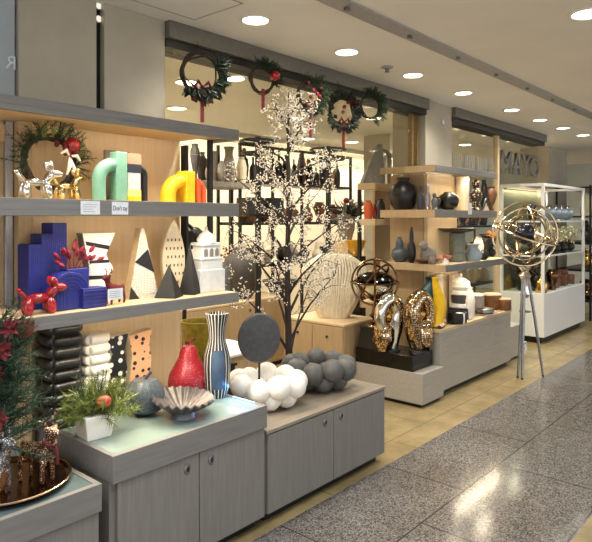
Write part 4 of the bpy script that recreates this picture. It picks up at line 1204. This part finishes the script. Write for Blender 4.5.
for nm, r0, z0, m in (('underside', .05, .003, M_BROWN), ('shell', .055, .014, M_WHITE)):
    bm = B(); rows = []
    for q in (.25, .6, 1):
        rows.append([bm.verts.new((r0*q*math.cos(a*2*PI/36)*1.05, r0*q*math.sin(a*2*PI/36)*.6, z0+.02*q*q+.008*q*math.sin(a*2*PI/36*4))) for a in range(36)])
    lo_ = [[bm.verts.new(v.co-Vector((0, 0, .006))) for v in row] for row in rows]
    for g_ in (rows, lo_):
        for a_, b_ in zip(g_, g_[1:]):
            for i in range(36): bm.faces.new((a_[i], a_[(i+1) % 36], b_[(i+1) % 36], b_[i]))
        bm.faces.new(g_[0])
    for i in range(36): bm.faces.new((rows[-1][i], rows[-1][(i+1) % 36], lo_[-1][(i+1) % 36], lo_[-1][i]))
    obj(nm, bm, m, t)
# tower of black and white bowls under a white pot
x, w, zt = span(449, 472, 273, 2.55); h = zt-ZC_; r = w/2
t = thing('bowl_tower', 'tower of black and white stacked bowls topped by a white teapot', 'ceramic tower', (x, 2.55, ZC_))
zz = 0
for i, (m, hh_, ra, rb) in enumerate(((M_NAVY, .24, 1, 1.02), (M_PALEB, .10, .98, .9), (M_DARKG, .18, .86, .9), (M_WHITE, .10, .86, .8))):
    obj('bowl', lathe(B(), [(r*ra*.9, zz*h), (r*ra, (zz+.02)*h), (r*rb, (zz+hh_-.01)*h), (r*rb*.94, (zz+hh_)*h)], 28), m, t); zz += hh_
tp = obj('teapot', lathe(B(), [(r*.6, zz*h), (r*.85, (zz+.08)*h), (r*.8, (zz+.18)*h), (r*.4, (zz+.26)*h), (r*.12, (zz+.29)*h), (r*.16, (zz+.32)*h), (r*.12, (zz+.37)*h), (0, h)], 28), M_WHITE, t)
obj('handle', ring(B(), (r*.9, 0, (zz+.13)*h), r*.3, r*.07, 'Y', seg=20), M_WHITE, tp)
t = thing('two_tone_bowl', 'black bowl with one white facet at the counter front below the tower', 'bowl', (X(456.5, 2.45), 2.45, ZC_))
x, w, zt = span(446, 467, 312, 2.45); r = w/2; h = zt-ZC_
obj('body', lathe(B(), [(r*.8, 0), (r*.95, .01), (r, h*.5), (r*.96, h), (r*.85, h), (r*.8, h*.5), (0, h*.35)], 28), M_BLACK, t)
obj('white_facet', lathe(B(), [(r*.82, .004), (r*.97, .012), (r*1.02, h*.5), (r*.98, h*.98)], 8, Matrix.Rotation(-PI/2-.3, 4, 'Z') @ Matrix.Translation((r*.5, 0, 0)) @ Matrix.Diagonal((.54, .35, 1, 1))), M_WHITE, t)
V('tall white ribbed jug right of the bowl tower', 463, 475, 287, 2.465, ZC_, P_TALL, M_WHITE, 'jug', 'jug', flute=.04, nf=10)
def canister(label, p0, p1, top, Y, m, lid):
    x, w, zt = span(p0, p1, top, Y); h = zt-ZC_
    t = thing('canister', label, 'canister', (x, Y, ZC_))
    obj('body', lathe(B(), [(w*.46, 0), (w*.5, .01), (w*.5, h*.86), (w*.47, h*.88)], 28), m, t)
    obj('lid', lathe(B(), [(w*.47, h*.881), (w*.5, h*.9), (w*.46, h*.98), (0, h)], 28), lid, t)
canister('white ceramic canister with ribbed rings left of the brown ones', 470, 484, 293, 2.57, M_GREYV, M_WHITE)
canister('larger brown lidded canister on the counter', 483, 501, 293, 2.56, M_BROWN, M_CERAM)
canister('smaller brown lidded canister at the counter right end', 498, 511, 298, 2.44, M_BROWN, M_OAKH)
x, w, zt = span(477, 496, 308, 2.46)
t = thing('silver_dish', 'silver covered dish on a flat round plate at the counter front', 'dish', (x, 2.47, ZC_))
obj('plate', lathe(B(), [(w*.7, 0), (w*.9, .006), (w*.88, .009), (0, .006)], 32, Matrix.Diagonal((1, .62, 1, 1))), M_TAUPE, t)
obj('dish', lathe(B(), [(w*.4, .010), (w*.5, .02), (w*.5, .05), (w*.47, .055), (w*.1, .062), (0, .075)], 28, Matrix.Diagonal((1, .8, 1, 1))), M_STEEL, t)
for i, (p0, p1, top) in enumerate(((463, 475, 268), (475, 488, 270))):
    pass

# ================================================================ floor standing globe
q1 = at(514, 376, Z=0); 
GC = at(525, 234, Y=2.13)
t = thing('armillary_globe', 'chrome armillary globe with a dark ball standing on a tall tripod', 'globe', (GC.x, GC.y, 0))
zc = GC.z; rr = 33*5.66/FP*.98
for fx, fy in ((-.10, .03), (.11, -.13), (-.13, -.02)):
    d = Vector((fx, fy, 0)); u_ = d.normalized()
    l_ = obj('leg', tube(B(), [u_*.03+Vector((0, 0, zc-rr-.12)), d*.55+Vector((0, 0, .55)), d+Vector((0, 0, .012))], [.015, .014, .011], 10), M_STEEL, t)
    obj('foot', ball(B(), d+Vector((0, 0, .012)), .012), M_BLKM, l_)
obj('hub', lathe(B(), [(.03, zc-rr-.30), (.045, zc-rr-.27), (.03, zc-rr-.2), (.04, zc-rr-.12), (.06, zc-rr-.09), (.03, zc-rr-.05), (.06, zc-rr-.01), (.02, zc-rr)], 20), M_CHROME, t)
obj('brace_ring', ring(B(), (0, 0, .62), .05, .007, seg=28), M_STEEL, t)
M_CGOLD = mat('champagne_metal', (206, 184, 150), .14, 1., .08)
for ax, tl, ta, rf, sp in (('Y', 0, 'X', 1, -.9), ('Y', .08, 'X', .8, -.95), ('X', 0, 'Y', .9, -.9), ('Z', .35, 'X', .97, 0), ('Y', .15, 'X', .62, -1.0), ('X', .5, 'Y', .72, -.3)):
    obj('ring', ring(B(), (0, 0, zc), rr*rf, .010 if rf > .9 else .0085, ax, tl, ta, 56, 8, sp), M_CGOLD, t)
obj('axis', tube(B(), [(-rr*.5, rr*.2, zc-rr*.85), (rr*.5, -rr*.2, zc+rr*.85)], .005, 8), M_CGOLD, t)
obj('globe_ball', ball(B(), (0, 0, zc), rr*.33, u=28, v=18), mat('dark_blue_ball', (28, 30, 44), .2, .2, .3, 14), t)

# ================================================================ white showcase
SX0, SX1, SY0, SY1, SZ, SB = 7.37, 9.02, 2.50, 3.04, 1.93, .60
M_SW = mat('white_lacquer', (226, 226, 224), .35, 0, .01)
t = thing('white_showcase', 'white framed showcase with glass shelves at the far right', 'showcase', (0, 0, 0))
obj('cabinet', box(B(), SX0, SX1, SY0, SY1, .08, SB), M_SW, t, .003)
obj('toe_kick', box(B(), SX0+.05, SX1-.05, SY0+.05, SY1-.05, 0, .08), M_BLKM, t)
for x_ in (SX0, SX1-.035):
    for y_ in (SY0, SY1-.035): obj('post', box(B(), x_, x_+.035, y_, y_+.035, SB, SZ), M_SW, t, .002)
bm = B()
box(bm, SX0+.036, SX1-.036, SY0, SY0+.035, SZ-.035, SZ); box(bm, SX0+.036, SX1-.036, SY1-.035, SY1, SZ-.035, SZ)
box(bm, SX0, SX0+.035, SY0+.036, SY1-.036, SZ-.035, SZ); box(bm, SX1-.035, SX1, SY0+.036, SY1-.036, SZ-.035, SZ)
obj('top_frame', bm, M_SW, t, .002)
for z_ in (1.06, 1.48):
    s_ = obj('glass_shelf', box(B(), SX0+.037, SX1-.037, SY0+.01, SY1-.01, z_-.012, z_), M_SHELFG, t)
    obj('shelf_edge', box(B(), SX0+.037, SX1-.037, SY0, SY0+.009, z_-.02, z_), M_SW, s_)
    obj('shelf_edge', box(B(), SX0, SX0+.009, SY0+.037, SY1-.037, z_-.02, z_), M_SW, s_)
obj('backdrop', box(B(), SX0+.037, SX1-.037, SY1-.02, SY1-.01, SB+.002, SZ-.037), mat('olive_backdrop', (84, 82, 56), .6, 0, .1), t)
strip(SX0+.1, SX1-.1, SY1-.06, SZ-.04, 8, t, M_LED, (1, .9, .7))
profs = [P_GOURD, P_JAR, P_BOTTLE, P_URN, P_TALL, P_FIG, P_WAIST, P_ROUND]
pn = ['gourd vase', 'jar', 'bottle', 'urn', 'tall vase', 'figurine', 'waisted vase', 'globe vase']
cm = [('dark bronze', M_BRONZE), ('ivory', M_CERAM), ('gilt', M_GOLD), ('white', M_WHITE), ('black', M_BLACK), ('silver', M_STEEL), ('brown', M_BROWN), ('grey', M_GREYV)]
def row(where, pts, z, h, w, grp, seed=0, pal=None, prs=None):
    """single pieces standing in a row, every one its own"""
    seen = {}
    for i, (x_, y_) in enumerate(pts):
        j = (i*3+seed) % 8; c_ = (pal or range(8))[(i*5+seed) % len(pal or range(8))]
        if prs: j = prs[(i+seed) % len(prs)]
        hh = h*(.7+.5*((i*7+seed) % 5)/5); ww = w*(.75+.4*((i*3+seed) % 4)/4)
        key = (cm[c_][0], pn[j]); seen[key] = seen.get(key, 0)+1
        n = ('leftmost ', 'second ', 'third ', 'fourth ', 'fifth ', 'sixth ', 'seventh ')[min(6, seen[key]-1)]
        pr_ = open_prof(profs[j], ww/2, hh) if profs[j] is not P_FIG else [(a*ww/2, b*hh) for a, b in P_FIG]
        o = obj(pn[j].replace(' ', '_'), lathe(B(), pr_, 16), cm[c_][1], None, 0, 50, (x_, y_, z))
        tag(o, n+cm[c_][0]+' '+pn[j]+' '+where, pn[j].split()[-1], grp)
def line(x0, x1, y, n, jy=0.): return [(x0+(x1-x0)*(i+.5)/n, y+jy*((i*2) % 3-1)) for i in range(n)]
row('on the top showcase shelf', line(7.48, 8.95, 2.80, 4, .06), 1.481, .2, .16, 'pieces on the top showcase shelf', 4)
for i in range(5):
    x_ = 7.75+i*.24
    tt_ = thing('silver_pouch', 'silver blue pillow pouch, number %s along the top showcase shelf front' % ('one', 'two', 'three', 'four', 'five')[i], 'pouch', (x_, 2.63, 1.481), -.4, 'silver pouches on the showcase')
    tt_['label'] = 'silver blue leaning pouch, %s from the left on the top showcase shelf' % ('first', 'second', 'third', 'fourth', 'fifth')[i]
    obj('pouch', ball(B(), (0, 0, .085), .1, (1, .35, .85), (.35, 'X'), 16, 10), mat('silver_blue', (170, 184, 196), .3, .5, .1), tt_)
    obj('gathered_neck', lathe(B(), [(.02, .16), (.012, .18), (.03, .20)], 12), M_STEEL, tt_)
row('on the middle showcase shelf back', line(7.44, 8.98, 2.88, 12, .015), 1.061, .25, .115, 'pieces on the middle showcase shelf', 1, [1, 2, 3, 5, 0, 7], [5, 4, 5, 0, 6, 5])
row('on the showcase base', line(7.45, 8.1, 2.63, 5, .05), SB+.001, .26, .15, 'dark pieces on the showcase base', 2, [4, 0, 2, 4], None)
for i in range(5):
    x_ = 8.18+i*.17
    tt_ = thing('wooden_box', 'brown lidded box, %s from the left in the lower right of the showcase' % ('first', 'second', 'third', 'fourth', 'fifth')[i], 'box', (x_, 2.66+.03*(i % 2), SB+.001), .1*i, 'brown boxes in the showcase')
    hh = (.12, .18, .14, .2, .13)[i]
    obj('body', box(B(), -.07, .07, -.06, .06, 0, hh*.75), M_BROWN, tt_, .003); obj('lid', box(B(), -.074, .074, -.064, .064, hh*.76, hh), mat('red_brown', (130, 70, 52), .4, 0, .2), tt_, .004)
M_PGOLD = mat('pale_gilt_leaf', (222, 208, 178), .4, .3, .15)
def spray(label, x_, y_, z_, h, m):
    tt_ = thing('leaf_spray', label, 'ornament', (x_, y_, z_), 0, 'gilded sprays in the showcase')
    obj('pot', lathe(B(), open_prof(P_ROUND, h*.2, h*.3), 16), M_BLACK, tt_)
    bm = B(); bs_ = B()
    for i in range(9):
        d = Vector((R.uniform(-.6, .6), R.uniform(-.3, .3), 1)).normalized()
        tube(bs_, [(0, 0, h*.2), d*h*.6, d*h*.95], .003, 4)
        for k in range(15): leaf(bm, d*h*R.uniform(.45, 1), rdir(), h*R.uniform(.12, .22), h*.05)
    obj('stems', bs_, M_BRONZE, tt_); stuff(obj('leaves', bm, m, tt_))
for i in range(5): spray('spray of pale gilded leaves in a black pot, %s on the middle showcase shelf' % ('leftmost', 'second', 'third', 'fourth', 'rightmost')[i], 7.68+i*.30, 2.66, 1.061, .34, M_PGOLD)
for i in range(2): spray('spray of bronze leaves in a black pot, %s at the left of the showcase base' % ('front', 'rear')[i], 7.60+i*.21, 2.86, SB+.001, .30, M_BRONZE)
# gold stems behind
row('at the showcase base rear', line(8.05, 8.9, 2.90, 5, .02), SB+.001, .34, .12, 'pieces at the rear of the showcase base', 3, [2, 3, 1, 2], [4, 5, 0])

# ---------------------------------------------------------------- next shop displays at the far right edge
def rack(name, label, x0, x1, y0, y1, zt, shelves, m, post=.025, th=.03):
    t = thing(name, label, 'rack', (0, 0, 0))
    for x_ in (x0, x1-post):
        for y_ in (y0, y1-post): obj('post', box(B(), x_, x_+post, y_, y_+post, 0, zt), m, t)
    for z_ in shelves: obj('shelf', box(B(), x0+post+.001, x1-post-.001, y0, y1, z_-th, z_), m, t)
    return t
rack('dark_display_rack', 'dark metal rack of ornaments at the right picture edge beyond the showcase', 9.5, 11.6, 2.55, 3.05, 2.0, (.3, .75, 1.15, 1.55, 1.98), M_BLKM)
for k, z_ in enumerate((.301, .751, 1.151, 1.551)):
    row('on the %s shelf of the far right rack' % ('bottom', 'second', 'third', 'upper')[k], line(9.6, 11.5, 2.7, 8, .05), z_, .3, .18, 'pieces on the dark rack', k, [0, 2, 4, 1, 6])
struct('wall_hall', box(B(), 12.6, 12.7, 2.9, 6.0, 0, ZC), M_BLUEG)

# ================================================================ inside the shop
# red berry branch rising from the pale vase behind the white lantern
t = thing('berry_branch', 'thin branches of dark red berries beside the white lantern inside the shop', 'branch', (X(233, 4.69), 4.69, .701))
zb = at(233, 262, Y=4.69).z-.701
obj('vase', lathe(B(), open_prof(P_BOTTLE, .05, zb), 20), M_DARKG, t)
bs_ = B(); bb_ = B()
for i in range(9):
    d = Vector((-.9+i*.2, R.uniform(-.2, .2), R.uniform(.35, .8))).normalized(); L_ = R.uniform(.14, .24)
    tube(bs_, [(0, 0, zb-.05), Vector((0, 0, zb))+d*L_*.5, Vector((0, 0, zb))+d*L_], .003, 4)
    for k in range(7): ico(bb_, Vector((0, 0, zb))+d*L_*R.uniform(.3, 1)+rdir()*.02, R.uniform(.009, .014), 1)
obj('twigs', bs_, M_BARK, t); stuff(obj('berries', bb_, M_MAROON, t))
# low wooden cabinets
def locker(label, x0, x1, y0, y1, z, seams, face, top=M_OAKH):
    """face 'x' shows its end towards the corridor camera, 'y' its long front"""
    t = thing('oak_cabinet', label, 'cabinet', (0, 0, 0))
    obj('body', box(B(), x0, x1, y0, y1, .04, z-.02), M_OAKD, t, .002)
    obj('top', box(B(), x0-.008, x1+.008, y0-.008, y1+.008, z-.02, z), top, t, .002)
    obj('plinth', box(B(), x0+.03, x1-.03, y0+.03, y1-.03, 0, .04), M_BLKM, t)
    n = len(seams)-1
    for i in range(n):
        if face == 'y': d = obj('door', box(B(), seams[i]+.003, seams[i+1]-.003, y0-.014, y0-.0005, .05, z-.03), M_OAKD, t, .001); lock(d, seams[i+1]-.05, y0-.014, z-.09)
        else: d = obj('door', box(B(), x0-.014, x0-.0005, seams[i]+.003, seams[i+1]-.003, .05, z-.03), M_OAKD, t, .001); obj('knob', ball(B(), (x0-.02, (seams[i]+seams[i+1])/2, z-.12), .012), M_BLKM, d)
    return t
locker('oak cabinet carrying the big ivory shell vase behind the dark ball bowl', 4.13, 4.62, 3.06, 3.74, .60, [3.065, 3.40, 3.735], 'x')
locker('long low oak cabinet inside the shop under the round dark vase', 2.7, 4.75, 4.23, 4.75, .70, [2.71, 3.2, 3.7, 4.2, 4.74], 'y')
t = thing('low_crate', 'low brown box with a white top behind the striped vase', 'box', (0, 0, 0))
obj('body', box(B(), 3.02, 3.46, 3.35, 3.8, 0, .46), M_OAKD, t, .003); obj('top', box(B(), 3.0, 3.48, 3.33, 3.82, .46, .48), M_WHITE, t, .002)
# big shell vase
Y = 3.35
x, w, zt = span(304, 369, 254, Y); h = zt-.601
t = thing('shell_vase', 'big ivory fan shell vase on the oak cabinet right of the tree', 'vase', (4.385, 3.36, .601), -.72)
bm = B(); N = 96
w2 = w*.52
def sh(u):   # half width over height
    return w2*(.40+.60*math.sin(min(1, u*1.25+.06)*PI/2)) if u < .72 else w2*math.cos((u-.72)/.28*PI/2*.72)
rows = []
for i in range(15):
    u = i/14; r_ = []
    for k in range(N):
        a = 2*PI*k/N; ca = math.cos(a); sa = math.sin(a)
        fl = 1+.05*math.sin(30*math.asin(max(-1, min(1, ca)))) if True else 1
        r_.append((sh(u)*ca, (.05+.06*math.sin(PI*min(1, u*.8+.15)))*sa*fl, h*u))
    rows.append([bm.verts.new(q) for q in r_])
for a_, b_ in zip(rows, rows[1:]):
    for k in range(N): bm.faces.new((a_[k], a_[(k+1) % N], b_[(k+1) % N], b_[k]))
bm.faces.new(rows[0][::-1]); bm.faces.new(rows[-1])
obj('shell', bm, M_CERAM, t, 0, 60)
bm = B()
for k in range(-9, 10):
    e = k/9.5
    tube(bm, [(w2*.32*e, -.075, h*.03), (w2*.62*e, -.113, h*.4), (w2*.93*e, -.112+.04*abs(e), h*(.72+.05*(1-abs(e)))), (w2*.80*e, -.085+.03*abs(e), h*(.97-.15*abs(e)**2))], [.006, .011, .013, .007], 6)
obj('ribs', bm, M_CERAM, t)
# round dark vase and dark pot on the long oak cabinet
V('big round charcoal vase standing inside the shop right of the white lantern', 222, 262, 248, 4.45, .701, P_ROUND, M_GREYD)
V('small dark grey disc vase in front of the big round charcoal vase', 219, 230, 262, 4.34, .701, P_ROUND, M_MIDG)
V('low wide black bowl beside the round charcoal vase inside the shop', 262, 300, 280, 4.45, .701, P_BOWL, M_BLACK, 'bowl', 'bowl')
# olive bowl between panel and striped vase
t = thing('olive_bowl', 'large olive yellow bowl seen behind the red pear on a black stand', 'bowl', (0, 0, 0))
x, w, zt = span(180, 212, 321, 3.1); t.location = (x+.02, 3.1, .56)
obj('bowl', lathe(B(), [(.06, 0), (w*.45, .06), (w*.56, zt-.56), (w*.52, zt-.56), (w*.4, .09), (0, .04)], 32), M_OLIVE, t)
obj('foot', lathe(B(), [(.07, -.02), (.06, 0)], 24), M_BLACK, t)
o = thing('black_stand', 'black block stand under the olive bowl inside the shop', 'stand', (x+.02, 3.1, 0))
obj('block', box(B(), -.15, .2, -.14, .14, .0, .519), M_BLACK, o, .003); obj('cap', box(B(), -.16, .21, -.15, .15, .52, .539), M_BLKM, o)
t.location.z = .56
# ---- black shelving racks in the middle of the shop
RY0, RY1 = 4.95, 5.35
def zat(py, px, Y): return at(px, py, Y=Y).z
z_up = zat(183, 290, RY0); z_md = zat(222, 290, RY0); z_lo = zat(262, 290, RY0)
xa, xb = X(240, RY0), X(352, RY0)
tr = rack('black_shelf_rack', 'long black metal rack of bottles in the middle of the shop behind the tree', xa, xb, RY0, RY1, z_up+.42, (z_lo, z_md, z_up), M_BLKM, .03, .035)
for k in range(1, 4):
    x_ = xa+(xb-xa)*k/4
    obj('post', box(B(), x_, x_+.03, RY0, RY0+.03, 0, z_up+.42), M_BLKM, tr)
obj('top_rail', box(B(), xa+.031, xb-.031, RY0, RY0+.03, z_up+.39, z_up+.42), M_BLKM, tr)
row('on the upper shelf of the long black rack', line(xa+.1, xb-.08, RY0+.14, 20, .05), z_up+.001, .36, .12, 'bottles on the upper black shelf', 2, [4, 0, 4, 6, 5, 4], [2, 4, 1, 5])
row('on the middle shelf of the long black rack', line(xa+.1, xb-.08, RY0+.16, 11, .04), z_md+.001, .24, .17, 'pieces on the middle black shelf', 3, [4, 7, 0, 6, 2], None)
row('on the lower shelf of the long black rack', line(xa+.1, xb-.08, RY0+.16, 9, .04), z_lo+.001, .22, .2, 'pieces on the lower black shelf', 6, [1, 4, 7, 0], None)
for i, (p0, p1) in enumerate(((240, 262), (264, 281))):
    x, w, zt = span(p0, p1, 198, 4.85); zb = zat(217, (p0+p1)/2, 4.85)
    o = thing('black_case', ('left' if i == 0 else 'right')+' black box of the pair inside the shop behind the blossom tree', 'box', (x, 4.75, .701))
    obj('case', box(B(), -w/2, w/2, -.1, .1, zb-.701, zt-.701), M_BLACK, o, .004)
    obj('support', box(B(), -.03, .03, -.03, .03, 0, zb-.702), M_BLKM, o)
    o.location.y = 4.86; o.location.z = 0
    for c_ in o.children:
        c_.location.z = .0 if c_.name.startswith('support') else .701
# tiered ring stands
def ring_stand(label, px, py, pr, Y):
    c = at(px, py, Y=Y); a = (px-HX)/FP; r_ = pr*Y/(SF-CF*a)/FP
    t = thing('ring_stand', label, 'stand', (c.x, Y, 0))
    obj('pole', tube(B(), [(0, 0, .02), (0, 0, c.z+.1)], .028, 10), M_BLKM, t)
    obj('base', lathe(B(), [(.18, 0), (.18, .02), (.04, .03)], 28), M_BLKM, t)
    for dz, q in ((.06, 1.05), (-.05, .95)):
        h_ = obj('hoop', ring(B(), (0, 0, c.z+dz), r_*q, .012, seg=36), M_BLKM, t)
        obj('spokes', tube(B(), [(-r_*q, 0, c.z+dz), (r_*q, 0, c.z+dz)], .012, 6), M_BLKM, h_)
    tr_ = obj('tier', lathe(B(), [(r_*.9, c.z-.62), (r_*.95, c.z-.6), (0, c.z-.6)], 32), M_BLKM, t)
ring_stand('round black tiered stand inside the shop left of the tree trunk', 258, 148, 17, 3.85)
ring_stand('round black tiered stand inside the shop right of the tree trunk', 328, 155, 17, 4.3)
# grey vases on the shelf seen through the gap above the orange vase
GY = 4.9
gz = zat(182, 215, GY); gx0, gx1 = X(184, GY), X(247, GY)
t = thing('grey_wall_shelf', 'grey shelf of ash coloured vases seen right of the orange arch vase', 'shelf', (0, 0, 0))
obj('board', box(B(), gx0, gx1, GY-.12, GY+.35, gz-.06, gz), M_GREYV, t, .003)
for x_ in (gx0+.02, gx1-.06): obj('post', box(B(), x_, x_+.04, GY+.2, GY+.24, 0, gz-.061), M_BLKM, t)
gv = [('tall dark ash urn at the left end of the grey shop shelf', 190, 200, 144, P_URN, M_GREYD), ('dark square shouldered vase second on the grey shop shelf', 197, 208, 152, P_JAR, M_GREYD), ('short dark ash pot in front on the grey shop shelf', 205, 215, 164, P_JAR, M_TAUPE),
      ('ash grey cylinder vase third on the grey shop shelf', 208, 217, 151, P_CYL, M_GREYV), ('pale angular lantern vase in the middle of the grey shop shelf', 222, 236, 147, P_WAIST, M_GREYV), ('pale grey round pot right of the lantern vase', 217, 226, 161, P_ROUND, M_GREYV),
      ('whitish tall vase at the right end of the grey shop shelf', 236, 247, 157, P_TALL, M_CERAM)]
for i, (lb, p0, p1, top, pf, m) in enumerate(gv):
    V(lb, p0, p1, top, GY+(.0 if i not in (2, 5) else -.07)+(.12 if i in (1, 3) else 0), gz+.001, pf, m, group='ash vases on the grey shop shelf')
# lower black frame with lamp in the gap under the middle board
t = thing('black_spotlight', 'black spotlight head on a frame seen left of the white lantern', 'lamp', (X(190, 3.4), 3.4, 0))
zq = zat(236, 190, 3.4)
obj('stand', tube(B(), [(-.05, 0, 0), (-.05, 0, zq+.15)], .016, 8), M_BLKM, t); obj('arm', tube(B(), [(-.05, 0, zq+.1), (.03, 0, zq+.05)], .012, 8), M_BLKM, t)
obj('head', lathe(B(), [(.03, 0), (.06, .03), (.085, .12), (.08, .12), (.05, .04), (0, .03)], 20, Matrix.Translation((.0, 0, zq+.05)) @ Matrix.Rotation(2.5, 4, 'Y')), M_BLACK, t)
obj('foot', lathe(B(), [(.12, 0), (.12, .015), (.02, .02)], 24, Matrix.Translation((-.05, 0, 0))), M_BLKM, t)
# ---- wooden shelves left of the right unit, with grey sculptures
WY0, WY1 = 3.14, 3.34
wz1, wz2 = zat(183, 372, 3.2), zat(219, 372, 3.2)
t = thing('oak_shelf_rack', 'pale oak shelves inside the shop left of the right shelf unit', 'shelf', (0, 0, 0))
wx0, wx1 = 4.72, 5.6
for z_ in (wz1, wz2, .72): obj('shelf', box(B(), wx0, wx1, WY0, WY1, z_-.06, z_), M_OAKH, t, .002)
obj('back', box(B(), wx0+.3, wx1, WY1+.001, WY1+.03, 0, wz1), M_OAKD, t)
obj('post', box(B(), wx0, wx0+.03, WY1-.03, WY1, 0, wz1-.061), M_BLKM, t)
x, w, zt = span(366, 386, 146, 3.3); h = zt-wz1
t = thing('wedge_sculpture', 'tall pale grey leaning wedge sculpture on the oak shelf by the glass', 'sculpture', (4.86, 3.245, wz1+.001), -.7)
obj('wedge', prism(B(), [(-.13, 0), (.02, h), (.07, h*1.0), (.10, 0)], -.05, .05), M_GREYV, t, .004)
x, w, zt = span(384, 402, 146, 3.3)
t = thing('arch_sculpture', 'grey double arch sculpture beside the leaning wedge', 'sculpture', (5.10, 3.245, wz1+.001), -.7)
for k, (dx, r_, hh) in enumerate(((-.05, .07, h*.9), (.04, .07, h*.8))):
    bm = B(); tube(bm, [(dx-r_, k*.04, 0.002), (dx-r_, k*.04, hh-r_)]+[(dx+r_*math.cos(PI-PI*i/8), k*.04, hh-r_+r_*math.sin(PI*i/8)) for i in range(9)]+[(dx+r_, k*.04, .002)], .022, 10)
    obj('arch', bm, M_PALEB if k else M_GREYV, t)
V('dark slim figure at the right end of the oak shelf behind the glass', 397, 403, 160, 3.25, wz1+.001, P_FIG, M_DARKG, 'figurine', 'ornament')
# flower arrangement and pots in front of the oak shelf
t = thing('protea_pot', 'dark red and green foliage plant in a grey pot inside the shop', 'plant', (X(346, 3.75), 3.75, 0))
zb = zat(240, 346, 3.75); zl = zat(222, 346, 3.75)
obj('stand', box(B(), -.10, .10, -.10, .10, 0, zb-.001), M_OAKH, t, .003)
obj('pot', lathe(B(), open_prof([(.6, 0), (.9, .4), (1, .9), (.95, 1)], .10, zl-zb+.08), 24, Matrix.Translation((0, 0, zb))), M_GREYV, t)
bm = B()
for i in range(70): leaf(bm, (R.uniform(-.06, .06), R.uniform(-.06, .06), zl+R.uniform(0, .1)), Vector((R.uniform(-1, 1), R.uniform(-1, .6), R.uniform(-.3, 1))), R.uniform(.12, .24), .022)
stuff(obj('leaves', bm, M_LEAF, t))
bm = B()
for i in range(26): leaf(bm, (R.uniform(-.1, .1), R.uniform(-.12, 0), zl+R.uniform(.05, .22)), rdir()+Vector((0, -.4, .5)), .09, .014)
stuff(obj('pale_sprigs', bm, M_GREYV, t))
obj('red_ball', ball(B(), (-.10, -.08, zl+.22), .032), M_MAROON, t)
x, w, zt = span(346, 366, 240, 3.55)
t = thing('yellow_pot', 'round yellow bowl above the ivory shell vase on a stand', 'bowl', (x, 3.55, 0))
zb = zat(256, 354, 3.55)
obj('bowl', lathe(B(), open_prof(P_BOWL, w/2, zt-zb), 28, Matrix.Translation((0, 0, zb))), mat('mustard', (200, 150, 30), .35, 0, .1), t)
obj('stand', box(B(), -.07, .07, -.07, .07, 0, zb-.001), M_BLKM, t)
for i, (lb, p0, p1, top, bot, Yq, m) in enumerate((('orange glass vase on the oak shelf inside the shop', 352, 362, 200, 218, 3.24, M_ORA), ('red narrow vase beside the orange glass vase', 363, 368, 204, 218, 3.25, M_RED), ('dark grey vase on the oak shelf near the right unit', 371, 381, 199, 218, 3.26, M_DARKG))):
    x, w, zt = span(p0, p1, top, Yq)
    x = max(x, 4.76+.12*i); V_ = obj('vase', lathe(B(), open_prof(P_TALL, w/2, zt-wz2), 20), m, None, 0, 50, (x, Yq, wz2+.001)); tag(V_, lb, 'vase')
row('on the lowest oak shelf left of the right unit', line(4.78, 5.5, 3.24, 5, .02), .721, .3, .15, 'pieces on the lowest oak shelf', 1, [4, 7, 3, 0])
# dark displays at the back right of the shop
rack('black_wall_rack', 'black wall rack at the back of the shop behind the right shelf unit', 7.2, 9.6, 4.0, 4.4, 1.95, (.5, .95, 1.4, 1.9), M_BLKM)
for k, z_ in enumerate((.501, .951, 1.401)):
    row('on the %s shelf of the black wall rack' % ('lower', 'middle', 'upper')[k], line(7.3, 9.5, 4.15, 9, .04), z_, .28, .2, 'pieces on the black wall rack', k+2, [6, 4, 1, 2, 0])
t = thing('added_wall_wash_rail', 'added long light rail brightening the cream back wall of the shop', 'lamp', (0, 0, 0))  # added rail, put in to brighten the cream back wall
obj('rail', box(B(), 2.4, 11, 5.5, 5.56, ZC-.06, ZC-.001), M_WHITE, t)
strip(2.5, 10.9, 5.53, ZC-.061, 95, t, M_LED, (1, .88, .70), .75)

# ================================================================ light of the place
w = bpy.data.worlds.new('world'); sc.world = w; w.use_nodes = True
bg = w.node_tree.nodes['Background']
bg.inputs['Color'].default_value = (.95, .97, 1, 1); bg.inputs['Strength'].default_value = 1.1
sc.view_settings.exposure = .5
